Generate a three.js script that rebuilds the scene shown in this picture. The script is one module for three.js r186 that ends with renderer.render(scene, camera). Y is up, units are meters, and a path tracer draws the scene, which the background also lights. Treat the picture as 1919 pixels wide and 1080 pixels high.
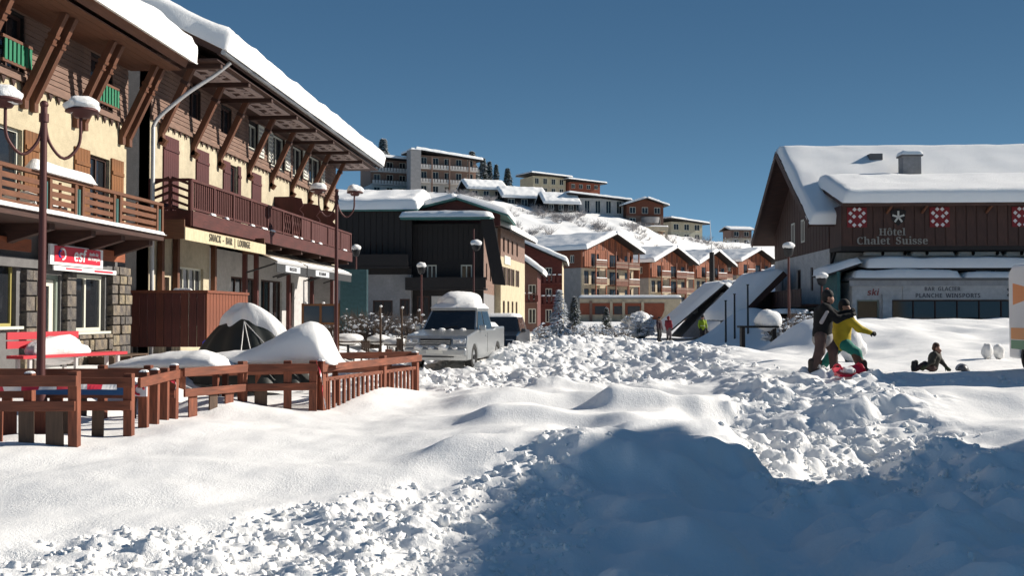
import * as THREE from 'three';
import { mergeGeometries } from 'three/addons/utils/BufferGeometryUtils.js';
import { RoundedBoxGeometry } from 'three/addons/geometries/RoundedBoxGeometry.js';
import { MarchingCubes } from 'three/addons/objects/MarchingCubes.js';
import { FontLoader } from 'three/addons/loaders/FontLoader.js';
import { TextGeometry } from 'three/addons/geometries/TextGeometry.js';

// ---------------------------------------------------------------- camera, sky, sun, exposure
const scene = new THREE.Scene();
const camera = new THREE.PerspectiveCamera(31.73, 1024 / 577, 0.1, 2000);
camera.position.set(0, 1.9, 0);
camera.rotation.order = 'YXZ';
camera.rotation.set(0.0263, 0.0735, 0);

const renderer = new THREE.WebGLRenderer({ antialias: true });
renderer.toneMapping = THREE.LinearToneMapping;
renderer.toneMappingExposure = 1.35;
renderer.shadowMap.enabled = true;
renderer.setSize(1024, 577);

{ // clear winter sky: deep blue overhead, paler towards the horizon, the same all round
  const W = 64, H = 256, data = new Float32Array(W * H * 4);
  const zen = [0.025, 0.066, 0.138], mid = [0.028, 0.078, 0.165], hor = [0.20, 0.41, 0.60];
  for (let j = 0; j < H; j++) {
    const e = ((j + 0.5) / H - 0.5) * Math.PI, t = Math.max(0, Math.sin(e));
    const a = Math.exp(-t / 0.12), b = Math.min(1, t * 1.2);
    for (let i = 0; i < W; i++) for (let c = 0; c < 4; c++)
      data[(j * W + i) * 4 + c] = c === 3 ? 1 : (mid[c] * (1 - b) + zen[c] * b) * (1 - a) + hor[c] * a;
  }
  const sky = new THREE.DataTexture(data, W, H, THREE.RGBAFormat, THREE.FloatType);
  sky.mapping = THREE.EquirectangularReflectionMapping;
  sky.magFilter = THREE.LinearFilter; sky.minFilter = THREE.LinearFilter;
  sky.needsUpdate = true;
  scene.background = sky; scene.environment = sky;
}
const SUN = new THREE.Vector3(0.842, 0.454, -0.290).normalize();
const sun = new THREE.DirectionalLight(new THREE.Color(1.0, 0.93, 0.83), 5);
sun.position.copy(SUN).multiplyScalar(150).add(new THREE.Vector3(0, 0, -60));
sun.target.position.set(0, 0, -60);
sun.castShadow = true; sun.shadow.mapSize.set(4096, 4096); sun.shadow.radius = 1;
Object.assign(sun.shadow.camera, { left: -130, right: 130, top: 90, bottom: -60, near: 1, far: 420 });
scene.add(sun, sun.target);

// ---------------------------------------------------------------- numbers
function rng(seed) { let s = seed >>> 0; return () => { s = (s + 0x6D2B79F5) | 0; let t = Math.imul(s ^ (s >>> 15), 1 | s); t = (t + Math.imul(t ^ (t >>> 7), 61 | t)) ^ t; return ((t ^ (t >>> 14)) >>> 0) / 4294967296; }; }
const rnd = rng(7);
const rr = (a, b, r = rnd) => a + (b - a) * r();
const clamp = (v, a = 0, b = 1) => Math.min(b, Math.max(a, v));
const sst = (a, b, v) => { const t = clamp((v - a) / (b - a)); return t * t * (3 - 2 * t); };
const mix = (a, b, t) => a + (b - a) * t;
function h2(ix, iy) { let h = Math.imul(ix, 374761393) + Math.imul(iy, 668265263) | 0; h = Math.imul(h ^ (h >>> 13), 1274126177); h ^= h >>> 16; return (h >>> 0) / 4294967296; }
function vn(x, y) { // gradient noise, about -1..1
  const ix = Math.floor(x), iy = Math.floor(y), fx = x - ix, fy = y - iy;
  const u = fx * fx * fx * (fx * (fx * 6 - 15) + 10), v = fy * fy * fy * (fy * (fy * 6 - 15) + 10);
  const g = (i, j, dx, dy) => { const a = h2(i, j) * 6.2831853; return Math.cos(a) * dx + Math.sin(a) * dy; };
  return 1.5 * mix(mix(g(ix, iy, fx, fy), g(ix + 1, iy, fx - 1, fy), u), mix(g(ix, iy + 1, fx, fy - 1), g(ix + 1, iy + 1, fx - 1, fy - 1), u), v);
}
function fbm(x, y, o = 4) { let a = 0, s = 1, t = 0; for (let i = 0; i < o; i++) { a += s * vn(x + i * 17.3, y - i * 9.1); t += s; s *= 0.5; x *= 2.03; y *= 2.03; } return a / t; }
const lin = (pts, x) => { if (x <= pts[0][0]) return pts[0][1]; for (let i = 1; i < pts.length; i++) if (x <= pts[i][0]) return mix(pts[i - 1][1], pts[i][1], (x - pts[i - 1][0]) / (pts[i][0] - pts[i - 1][0])); return pts[pts.length - 1][1]; };

// ---------------------------------------------------------------- textures (grain only) and materials
function tex(w, h, fn, srgb = true) {
  const d = new Uint8Array(w * h * 4);
  for (let j = 0; j < h; j++) for (let i = 0; i < w; i++) { const c = fn(i / w, j / h), k = (j * w + i) * 4; for (let n = 0; n < 3; n++) d[k + n] = clamp(Array.isArray(c) ? c[n] : c) * 255; d[k + 3] = 255; }
  const t = new THREE.DataTexture(d, w, h); t.wrapS = t.wrapT = THREE.RepeatWrapping; t.magFilter = THREE.LinearFilter; t.minFilter = THREE.LinearMipmapLinearFilter; t.generateMipmaps = true;
  if (srgb) t.colorSpace = THREE.SRGBColorSpace; t.needsUpdate = true; return t;
}
// noise that repeats with the tile
const tn = (u, v, f) => { const b = (x, y) => vn(x * f, y * f); const a = b(u, v), c = b(u - 1, v), d = b(u, v - 1), e = b(u - 1, v - 1); return mix(mix(a, c, u), mix(d, e, u), v) * 1.35; };
const tnx = (u, v, fx, fy) => { const b = (x, y) => vn(x * fx, y * fy); return mix(mix(b(u, v), b(u - 1, v), u), mix(b(u, v - 1), b(u - 1, v - 1), u), v) * 1.35; };
const T = {};
T.wood = tex(512, 512, (u, v) => { const g = tnx(u, v, 5, 46) * 0.5 + tnx(u, v, 9, 120) * 0.35 + tnx(u, v, 3, 9) * 0.5; return 0.80 + 0.17 * g; });
T.woodB = tex(512, 512, (u, v) => 0.5 + 0.3 * tnx(u, v, 5, 60) + 0.2 * tnx(u, v, 9, 140), false);
T.stucco = tex(512, 512, (u, v) => 0.90 + 0.05 * tn(u, v, 4) + 0.05 * tn(u, v, 15) + 0.05 * tn(u, v, 70));
T.stuccoB = tex(512, 512, (u, v) => 0.5 + 0.25 * tn(u, v, 40) + 0.25 * tn(u, v, 110), false);
T.stone = tex(512, 512, (u, v) => { const g = tn(u, v, 6), k = tn(u, v, 22), m = tn(u, v, 80); return [0.78 + 0.14 * g + 0.1 * k + 0.1 * m, 0.77 + 0.13 * g + 0.11 * k + 0.1 * m, 0.75 + 0.1 * g + 0.11 * k + 0.1 * m]; });
T.snowB = tex(1024, 1024, (u, v) => 0.5 + 0.2 * tn(u, v, 14) + 0.2 * tn(u, v, 40) + 0.18 * tn(u, v, 110) + 0.12 * tn(u, v, 230), false);
T.cloth = tex(256, 256, (u, v) => 0.88 + 0.06 * tn(u, v, 6) + 0.06 * tn(u, v, 60));
const rep = (t, x, y = x) => { const c = t.clone(); c.repeat.set(x, y); c.needsUpdate = true; return c; };
const col = (c) => Array.isArray(c) ? new THREE.Color().setRGB(...c) : new THREE.Color(c);
const std = (c, o = {}) => new THREE.MeshStandardMaterial({ color: col(c), roughness: 0.8, ...o });
const woodMap = rep(T.wood, 0.6), woodBump = rep(T.woodB, 0.6), stuMap = rep(T.stucco, 0.4), stuBump = rep(T.stuccoB, 1.2), stoneMap = rep(T.stone, 1.1), snowBump = rep(T.snowB, 0.9), clothMap = rep(T.cloth, 1.3);
const wood = (c, r = 0.72) => std(c, { map: woodMap, bumpMap: woodBump, bumpScale: 0.004, roughness: r });
const stucco = (c) => std(c, { map: stuMap, bumpMap: stuBump, bumpScale: 0.006, roughness: 0.92 });
const stone = (c) => std(c, { map: stoneMap, bumpMap: stoneMap, bumpScale: 0.03, roughness: 0.92 });
const metal = (c, r = 0.5, m = 0.6) => std(c, { metalness: m, roughness: r });
const M = {
  snow: std([0.875, 0.868, 0.85], { roughness: 0.9, bumpMap: snowBump, bumpScale: 0.009 }),
  clod: std([0.875, 0.868, 0.85], { roughness: 0.9 }),
  snowRoof: std([0.875, 0.868, 0.85], { roughness: 0.9, bumpMap: snowBump, bumpScale: 0.015 }),
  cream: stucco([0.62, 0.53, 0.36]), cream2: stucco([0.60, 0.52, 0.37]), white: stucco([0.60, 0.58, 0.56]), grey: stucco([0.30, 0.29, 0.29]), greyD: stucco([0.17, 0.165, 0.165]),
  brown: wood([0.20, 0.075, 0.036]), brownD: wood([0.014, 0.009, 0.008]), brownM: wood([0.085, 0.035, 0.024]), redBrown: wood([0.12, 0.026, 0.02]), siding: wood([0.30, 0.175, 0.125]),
  shutter: wood([0.30, 0.115, 0.03]), shutterRed: wood([0.115, 0.022, 0.022]), fence: wood([0.28, 0.08, 0.036]), fenceBoard: wood([0.13, 0.075, 0.045]), rail: wood([0.23, 0.085, 0.036]),
  green: wood([0.02, 0.27, 0.13]), teal: wood([0.06, 0.20, 0.19]), pole: metal([0.075, 0.022, 0.02], 0.55, 0.3), black: metal([0.02, 0.02, 0.022], 0.5, 0.4), iron: metal([0.06, 0.06, 0.065], 0.45, 0.7), pipe: metal([0.55, 0.54, 0.53], 0.45, 0.4), zinc: metal([0.35, 0.36, 0.37], 0.4, 0.8),
  glass: std([0.016, 0.018, 0.022], { roughness: 0.07, metalness: 0.0 }), glassB: std([0.03, 0.033, 0.04], { roughness: 0.12 }),
  frameW: std([0.62, 0.61, 0.52], { roughness: 0.5 }), frameG: std([0.22, 0.26, 0.22], { roughness: 0.5 }),
  stoneA: stone([0.34, 0.29, 0.24]), stoneB: stone([0.26, 0.23, 0.21]), stoneC: stone([0.42, 0.36, 0.27]), stoneD: stone([0.20, 0.185, 0.18]), mortar: stone([0.30, 0.28, 0.26]),
  orange: wood([0.42, 0.12, 0.045]), orangeD: wood([0.22, 0.065, 0.03]), resRed: wood([0.17, 0.03, 0.02]), resCream: stucco([0.58, 0.48, 0.34]), resGrey: stucco([0.30, 0.29, 0.28]), terracotta: stucco([0.30, 0.085, 0.045]),
};
const panel = (c) => std(c, { map: clothMap, roughness: 0.85 });

// ---------------------------------------------------------------- builders
const taken = new Map();
function numbered(n) { const k = taken.get(n) || 0; taken.set(n, k + 1); return k ? `${n}_${String(k).padStart(3, '0')}` : n; }
function shade(o) { o.castShadow = o.receiveShadow = true; return o; }
function thing(name, label, category, [x, y, z] = [0, 0, 0], turn = 0, group) {
  const o = new THREE.Group(); o.name = numbered(name); o.position.set(x, y, z); o.rotation.y = turn;
  o.userData = { label, category }; if (group) o.userData.group = group; scene.add(o); return o;
}
function lone(name, geo, mat, label, category, group) { const o = shade(new THREE.Mesh(geo, mat)); o.name = numbered(name); o.userData = { label, category }; if (group) o.userData.group = group; scene.add(o); return o; }
function struct(name, geo, mat) { const o = shade(new THREE.Mesh(geo, mat)); o.name = numbered(name); o.userData = { kind: 'structure' }; scene.add(o); return o; }
function part(name, geo, mat, parent, p, r) { const o = shade(new THREE.Mesh(Array.isArray(geo) ? join(geo) : geo, mat)); o.name = name; if (p) o.position.set(...p); if (r) o.rotation.set(...r); parent.add(o); return o; }
const cache = new Map();
function metreUV(g) { // texture coordinates in metres, u along the longer side of each face
  const n = g.index ? g.toNonIndexed() : g, P = n.attributes.position, N = n.attributes.normal, uv = new Float32Array(P.count * 2);
  n.computeBoundingBox(); const s = n.boundingBox.getSize(new THREE.Vector3());
  for (let i = 0; i < P.count; i++) {
    const a = [Math.abs(N.getX(i)), Math.abs(N.getY(i)), Math.abs(N.getZ(i))], p = [P.getX(i), P.getY(i), P.getZ(i)], z = [s.x, s.y, s.z];
    const k = a[0] > a[1] && a[0] > a[2] ? [2, 1] : a[1] > a[2] ? [0, 2] : [0, 1];
    const [m, q] = z[k[0]] >= z[k[1]] ? k : [k[1], k[0]];
    uv[2 * i] = p[m]; uv[2 * i + 1] = p[q];
  }
  n.setAttribute('uv', new THREE.BufferAttribute(uv, 2)); return n;
}
function bx(w, h, d, x = 0, y = 0, z = 0, rx = 0, ry = 0, rz = 0) { // box centred in x and z, standing on y
  const key = [w, h, d].map((v) => v.toFixed(4)).join();
  if (!cache.has(key)) { const g = metreUV(new THREE.BoxGeometry(w, h, d)), o = h2(Math.round(w * 977), Math.round((h + d) * 613)), U = g.attributes.uv; for (let i = 0; i < U.count; i++) U.setXY(i, U.getX(i) + o * 3, U.getY(i) + o * 7); cache.set(key, g); }
  const g = cache.get(key);
  if (!x && !y && !z && !rx && !ry && !rz) return g;
  const c = g.clone(); if (rx) c.rotateX(rx); if (ry) c.rotateY(ry); if (rz) c.rotateZ(rz); c.translate(x, y, z); return c;
}
const cb = (w, h, d, x, y, z, rx, ry, rz) => bx(w, h, d, x, y + h / 2, z, rx, ry, rz);
function cyl(r0, r1, h, n = 12) { return metreUV(new THREE.CylinderGeometry(r0, r1, h, n)); }
function beam(a, b, w, d) { // a square bar between two points
  const A = new THREE.Vector3(...a), B = new THREE.Vector3(...b), L = A.distanceTo(B), g = bx(w, L, d).clone();
  const q = new THREE.Quaternion().setFromUnitVectors(new THREE.Vector3(0, 1, 0), B.clone().sub(A).normalize());
  g.applyQuaternion(q); g.translate((A.x + B.x) / 2, (A.y + B.y) / 2, (A.z + B.z) / 2); return g;
}
function rod(a, b, r0, r1 = r0, n = 8) {
  const A = new THREE.Vector3(...a), B = new THREE.Vector3(...b), g = cyl(r1, r0, A.distanceTo(B), n);
  g.applyQuaternion(new THREE.Quaternion().setFromUnitVectors(new THREE.Vector3(0, 1, 0), B.clone().sub(A).normalize())); g.translate((A.x + B.x) / 2, (A.y + B.y) / 2, (A.z + B.z) / 2); return g;
}
function tube(pts, r, seg = 24, n = 8) { return metreUV(new THREE.TubeGeometry(new THREE.CatmullRomCurve3(pts.map((p) => new THREE.Vector3(...p))), seg, r, n)); }
function join(list) { return mergeGeometries(list.map((g) => { const c = g.index ? g.toNonIndexed() : g; for (const k of Object.keys(c.attributes)) if (!['position', 'normal', 'uv'].includes(k)) c.deleteAttribute(k); return c; })); }
function extr(pts, depth, bevel = 0, holes = []) { // outline in x,y pushed from z = -depth to 0
  const s = new THREE.Shape(pts.map((p) => new THREE.Vector2(...p)));
  for (const h of holes) s.holes.push(new THREE.Path(h.map((p) => new THREE.Vector2(...p))));
  const g = new THREE.ExtrudeGeometry(s, bevel ? { depth: depth - 2 * bevel, bevelEnabled: true, bevelSize: bevel, bevelThickness: bevel, bevelSegments: 2, curveSegments: 10 } : { depth, bevelEnabled: false });
  g.translate(0, 0, -depth + (bevel || 0)); return metreUV(g);
}
const rect = (x0, y0, x1, y1) => [[x0, y0], [x1, y0], [x1, y1], [x0, y1]];
const wall = (w, y0, y1, t, holes = []) => extr(rect(0, y0, w, y1), t, 0, holes.map((h) => rect(...h).reverse()));
// a blanket of snow, w by d, with a rounded edge and an uneven top
function snowPad(w, d, t, { r = Math.min(0.5, w / 3, d / 3, t * 1.2), nx = clamp(Math.round(w / 0.35), 8, 60), nz = clamp(Math.round(d / 0.35), 8, 40), seed = 1, amp = t * 0.16, f = 0.6, tip = 0 } = {}) {
  const pos = [], idx = [], uv = [], sp = (k, n) => { const u = k / n; return u < 0.5 ? 0.5 * Math.pow(2 * u, 1.35) : 1 - 0.5 * Math.pow(2 - 2 * u, 1.35); };
  const row = nx + 1;
  for (let j = 0; j <= nz; j++) for (let i = 0; i <= nx; i++) {
    const x = (sp(i, nx) - 0.5) * w, z = (sp(j, nz) - 0.5) * d, e = Math.min(w / 2 - Math.abs(x), d / 2 - Math.abs(z)), k = clamp(e / r);
    const q = Math.sqrt(1 - (1 - k) * (1 - k)), n = fbm(x * f + seed * 13.7, z * f - seed * 5.1, 3);
    const wob = (1 - k) * 0.08 * t * vn(x * 1.7 + seed, z * 1.7);
    pos.push(x + Math.sign(x) * wob, Math.max(0.004, t * (0.06 + 0.94 * q) + amp * n * k * 1.6 + tip * k * (0.5 + x / w)), z + Math.sign(z) * wob); uv.push(x + seed * 3, z);
  }
  for (let j = 0; j < nz; j++) for (let i = 0; i < nx; i++) { const a = j * row + i; idx.push(a, a + row, a + 1, a + 1, a + row, a + row + 1); }
  const top = pos.length / 3;
  for (let k = 0; k < top; k++) { pos.push(pos[3 * k], 0, pos[3 * k + 2]); uv.push(uv[2 * k], uv[2 * k + 1]); }
  const ring = []; for (let i = 0; i < nx; i++) ring.push(i); for (let j = 0; j < nz; j++) ring.push(j * row + nx); for (let i = nx; i > 0; i--) ring.push(nz * row + i); for (let j = nz; j > 0; j--) ring.push(j * row);
  ring.forEach((a, k) => { const b = ring[(k + 1) % ring.length]; idx.push(a, b, a + top, b, b + top, a + top); });
  const c0 = top, c1 = top + nx, c2 = top + nz * row, c3 = top + nz * row + nx; idx.push(c0, c1, c2, c1, c3, c2);
  const g = new THREE.BufferGeometry(); g.setAttribute('position', new THREE.Float32BufferAttribute(pos, 3)); g.setAttribute('uv', new THREE.Float32BufferAttribute(uv, 2)); g.setIndex(idx); g.computeVertexNormals(); return g.toNonIndexed();
}
// a lump: a sphere pushed about by noise
function lump(rx, ry, rz, seed = 1, amp = 0.18, det = 4, f = 1.3) {
  const g = new THREE.IcosahedronGeometry(1, det), P = g.attributes.position, v = new THREE.Vector3();
  for (let i = 0; i < P.count; i++) { v.fromBufferAttribute(P, i); const n = 1 + amp * (vn(v.x * f + seed * 7.7 + v.z * 0.6, v.y * f + v.z * f - seed) + 0.5 * vn(v.x * f * 2.7 + seed + v.y, v.z * f * 2.7 - v.y)); P.setXYZ(i, v.x * rx * n, v.y * ry * n, v.z * rz * n); }
  g.deleteAttribute('normal'); g.deleteAttribute('uv');
  // weld for smooth normals
  const map = new Map(), ids = [], pts = []; for (let i = 0; i < P.count; i++) { const k = [P.getX(i), P.getY(i), P.getZ(i)].map((q) => q.toFixed(5)).join(); if (!map.has(k)) { map.set(k, pts.length / 3); pts.push(P.getX(i), P.getY(i), P.getZ(i)); } ids.push(map.get(k)); }
  const o = new THREE.BufferGeometry(); o.setAttribute('position', new THREE.Float32BufferAttribute(pts, 3)); o.setIndex(ids); o.computeVertexNormals(); return metreUV(o);
}

// ---------------------------------------------------------------- the lie of the land: d is the distance ahead of the viewer (-z)
const CREST = [[-100, 33], [-44, 31], [-29, 30.8], [-20, 28.9], [-10, 26.5], [-1, 26.0], [8, 24.8], [19, 21.2], [31, 20.4], [48, 20.6], [80, 23], [140, 28]];
function seg2(x, d, x0, d0, x1, d1) { const ax = x1 - x0, ad = d1 - d0, L2 = ax * ax + ad * ad, t = clamp(((x - x0) * ax + (d - d0) * ad) / L2); const px = x - x0 - ax * t, pd = d - d0 - ad * t; const side = ax * (d - d0) - ad * (x - x0); return [Math.sqrt(px * px + pd * pd), t, side > 0 ? 1 : -1]; }
// wind-packed ridges: from (x0,d0) to (x1,d1), height, breadth on the near side, breadth on the far side
const RIDGES = [
  [-1.6, 12.9, 0.1, 12.0, 0.28, 0.7, 1.6], [0.1, 12.0, 0.9, 12.3, 0.26, 0.55, 1.2], [1.2, 12.9, 1.85, 12.8, 0.2, 0.4, 0.9], [1.8, 13.4, 0.9, 19.5, 0.22, 0.32, 1.2], [-0.4, 13.4, -1.4, 18.0, 0.2, 0.6, 1.6], [0.85, 14.0, 1.95, 14.3, 0.36, 0.34, 1.0], [-1.3, 16.4, 0.6, 15.6, 0.36, 0.5, 2.0], [0.5, 18.3, 2.4, 18.1, 0.42, 0.5, 2.0], [-2.2, 20.2, 0.4, 20.8, 0.32, 0.45, 1.8], [-0.9, 23.6, 1.5, 23.3, 0.3, 0.45, 1.8], [-2.4, 22.3, -0.8, 22.7, 0.2, 0.4, 1.3],
  [5.2, 17.2, 8.6, 18.4, 0.24, 0.7, 1.4], [6.2, 15.2, 8.2, 15.9, 0.22, 0.6, 1.2], [4.6, 13.1, 6.6, 13.4, 0.22, 0.5, 1.0], [2.6, 15.0, 3.5, 15.3, 0.25, 0.3, 0.7], [3.5, 16.8, 4.4, 17.0, 0.22, 0.3, 0.8],
];
function clods(x, d, c, s) { // rounded clods on a jittered grid
  const gx = x / c, gd = d / c, ix = Math.floor(gx), id = Math.floor(gd); let m = 0;
  for (let i = -1; i <= 1; i++) for (let j = -1; j <= 1; j++) {
    const a = h2(ix + i + s * 57, id + j - s * 31); if (a < 0.25) continue;
    const px = ix + i + h2(ix + i + 91 * s, id + j + 7), pd = id + j + h2(ix + i - 13, id + j + 29 * s), r = 0.3 + 0.5 * a;
    const q = r * r - (gx - px) ** 2 - (gd - pd) ** 2; if (q > 0) m = Math.max(m, Math.sqrt(q) * (0.55 + 0.5 * h2(id + j, ix + i + s)));
  }
  return m * c;
}
function rough(x, d, big = 1) { // trodden, broken snow
  const wx = x + 0.10 * vn(x * 3.1, d * 3.1), wd = d + 0.10 * vn(x * 3.1 + 50, d * 3.1);
  const pat = 0.35 + 0.65 * sst(-0.25, 0.35, vn(x * 0.8 + 3, d * 0.8));
  return big * 0.42 * clods(wx, wd, 0.5, 1) + pat * (0.75 * clods(wx + 0.03 * vn(x * 9, d * 9), wd, 0.23, 2) + 0.8 * clods(wx, wd, 0.115, 3)) + 0.3 * fbm(x * 0.9 + 7, d * 0.9, 4) - 0.08;
}
function masks(x, d) {
  const wob = 0.5 * vn(x * 0.6, d * 0.6);
  const a = sst(-0.1, 0.9, 8.3 + (x + 4.6) * 1.2 - d + wob) * (1 - sst(-0.6, 0.6, x)) * sst(2, 4, d);
  const e = 1.75 + 0.085 * (d - 12);
  const b = sst(e, e + 0.35, x) * (1 - sst(4.6, 6.0, x + wob - 0.10 * (d - 14))) * sst(10.2, 11.6, d) * (1 - sst(20, 25, d));
  const c = sst(22.5, 25.5, d + 1.6 * wob) * (1 - sst(46, 54, d)) * sst(-8.5, -6.0, x - 0.06 * (d - 30)) * (1 - sst(3.2, 5.2, x + wob));
  const k = sst(20.2, 20.8, d + 0.25 * (x - 4)) * (1 - sst(22.8, 23.6, d)) * sst(3.2, 4.2, x) * (1 - sst(8.8, 10, x));
  const p = (1 - sst(10.4, 12, d)) * sst(0.9, 1.8, x) * sst(3, 5, d);
  return [a, b, c, k, p];
}
function bell(x, d, cx, cd, rx, rd, h) { const q = ((x - cx) / rx) ** 2 + ((d - cd) / rd) ** 2; return q > 9 ? 0 : h * Math.exp(-q); }
function land(x, z) {
  const d = -z;
  let y = 0;
  if (d < 130) {
    y += 0.62 * sst(13.5, 21.5, d) * sst(0.8, 5.0, x) * (1 - sst(30, 44, d) * (1 - sst(5, 9, x - 0.05 * (d - 30))));
    y += 1.05 * sst(24, 46, d) * sst(6.0, 10.5, x - (d - 24) * 0.06) * (1 - sst(52, 62, d) * (1 - sst(10, 14, x)));
    y += 0.10 * sst(0, 10, -x) * sst(9, 12, d);
    y += 0.62 * sst(7.9, 9.8, -x) * sst(15.5, 19.5, d) * (1 - 0.4 * sst(30, 50, d));
    // drifts along the timber fence
    y += bell(x, d, -6.3, 18.5, 0.9, 0.8, 0.22) + bell(x, d, -7.2, 18.4, 0.7, 0.7, 0.2) + bell(x, d, -7.6, 13.6, 0.8, 0.8, 0.12) + bell(x, d, -6.2, 15.0, 0.6, 1.3, 0.10) + bell(x, d, -4.6, 21.5, 0.8, 2.4, 0.22);
    // ploughed heaps
    y += bell(x, d, 0.2, 37, 3.6, 6.5, 0.95) + bell(x, d, -4.0, 26.6, 2.2, 1.6, 0.22) + bell(x, d, -2.4, 33, 2.5, 4, 0.3) + bell(x, d, 3.0, 31, 2.6, 3.5, 0.25);
    y += bell(x, d, 8.9, 58.5, 2.4, 3.0, 1.7) + bell(x, d, 8.1, 39, 1.6, 2.2, 0.75) + bell(x, d, 9.6, 38.4, 2.2, 1.8, 0.3);
    // ridges
    for (const [x0, d0, x1, d1, h, wn, wf] of RIDGES) {
      if (Math.abs(d - (d0 + d1) / 2) > 7) continue;
      const ax = x1 - x0, ad = d1 - d0, L = Math.hypot(ax, ad), ux = ax / L, ud = ad / L, X = x - x0 + 0.12 * vn(x * 1.1, d * 1.1), D = d - d0 + 0.18 * vn(x * 0.9 + 9, d * 0.5);
      const t = X * ux + D * ud, p = D * ux - X * ud, past = Math.max(0, -t, t - L), w = p > 0 ? wf : wn;
      y += h * Math.exp(-((Math.abs(p) / w) ** (p > 0 ? 1.7 : 2.2)) - (past / 0.55) ** 2) * (0.85 + 0.3 * vn(t * 0.9 + x0, d0));
    }
    // a trodden trench through the deep snow, and the hollow it leads to
    const tc = 1.55 + 0.04 * (d - 8) + 0.15 * Math.sin(d * 0.9); y -= 0.20 * Math.exp(-(((x - tc) / 0.42) ** 4)) * sst(2, 4, d) * (1 - sst(11, 12.5, d));
    y -= 0.30 * sst(1.9, 2.4, x) * (1 - sst(3.4, 5.2, x)) * sst(10.5, 12, d) * (1 - sst(15.5, 19, d));
    y += (1 - sst(12.5, 14, d)) * sst(3, 6, d) * (0.17 * vn(x * 0.75 + 3, d * 0.6) + 0.17 * vn(x * 1.6, d * 1.4 + 9) + (0.05 + 0.06 * sst(1, 2, x)) * vn(x * 3.1, d * 2.6)) * sst(-1.6, 0.6, x);
    const [a, b, c, k, p] = masks(x, d), r = (a + b + c + k + p) > 0.01 ? rough(x, d, clamp(0.85 * b + 0.4 * c)) : 0;
    y += a * (0.62 * r) + b * (1.0 * r + 0.02) + c * (1.0 * r + 0.06) + k * (0.5 * r - 0.02) + p * (0.26 * r + 0.09 * vn(x * 1.3, d * 1.3));
    const still = 1 - clamp(a + b + c);
    y += still * (0.10 * vn(x * 0.35 + 4, d * 0.35) + 0.045 * vn(x * 0.9, d * 0.8 + 7) + 0.012 * vn(x * 2.7, d * 2.1)) * sst(2, 6, d);
    y += still * sst(26, 34, d) * sst(4, 9, x) * 0.12 * vn(x * 0.7 + 31, d * 0.33);
  }
  if (d > 120) {
    const top = lin(CREST, x), d0 = 162 + clamp(x, -8, 32) * 1.8, dc = 238 + Math.max(0, x - 12) * 1.0;
    const s = sst(d0, dc, d) * 0.5 + 0.5 * clamp((d - d0) / (dc - d0));
    y += sst(125, 150, d) * 0.9 + (top - 0.9) * s + 0.5 * s * (1 - s) * 4 * vn(x * 0.09, d * 0.09) + 0.35 * s * vn(x * 0.3, d * 0.3) - 0.02 * Math.max(0, d - dc - 60);
  }
  return y;
}
function sheet(rows, cols, xAt) {
  const pos = new Float32Array(rows.length * (cols + 1) * 3), uv = new Float32Array(rows.length * (cols + 1) * 2), idx = [];
  rows.forEach((d, j) => { for (let i = 0; i <= cols; i++) { const x = xAt(i / cols * 2 - 1, d), k = j * (cols + 1) + i; pos[3 * k] = x; pos[3 * k + 1] = land(x, -d); pos[3 * k + 2] = -d; uv[2 * k] = x; uv[2 * k + 1] = d; } });
  for (let j = 0; j + 1 < rows.length; j++) for (let i = 0; i < cols; i++) { const a = j * (cols + 1) + i, b = a + cols + 1; idx.push(a, a + 1, b, a + 1, b + 1, b); }
  const g = new THREE.BufferGeometry(); g.setAttribute('position', new THREE.BufferAttribute(pos, 3)); g.setAttribute('uv', new THREE.BufferAttribute(uv, 2)); g.setIndex(idx); g.computeVertexNormals(); return g;
}
{
  const rows = []; let d = -14; while (d < 62) { rows.push(d); d += d < 4 ? 0.35 : d < 14 ? 0.035 + (d - 4) * 0.003 : 0.065 + (d - 14) * 0.0016; } rows.push(62);
  struct('snow_ground', sheet(rows, 560, (u, q) => (0.30 * u + 0.70 * u * u * u) * (26 + 0.75 * Math.max(0, q)) - 0.6), M.snow);
  const far = [61.6]; while (far[far.length - 1] < 420) far.push(far[far.length - 1] + (far[far.length - 1] < 280 ? 1.1 : 6));
  const g = sheet(far, 240, (u, q) => (0.5 * u + 0.5 * u * u * u) * (90 + q * 0.9)); g.translate(0, -0.02, 0);
  struct('hillside', g, M.snow);
}
// ---------------------------------------------------------------- shared building pieces
const fontB = await new FontLoader().loadAsync('fonts/droid/droid_sans_bold.typeface.json');
const fontS = await new FontLoader().loadAsync('fonts/droid/droid_serif_bold.typeface.json');
function text(str, size, font = fontB, depth = 0.012, slant = 0) {
  const g = new TextGeometry(str, { font, size, depth, curveSegments: 4, bevelEnabled: false }); g.computeBoundingBox(); const b = g.boundingBox;
  g.translate(-(b.min.x + b.max.x) / 2, -(b.min.y + b.max.y) / 2, 0); if (slant) g.applyMatrix4(new THREE.Matrix4().makeShear(0, 0, slant, 0, 0, 0)); return metreUV(g);
}
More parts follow.
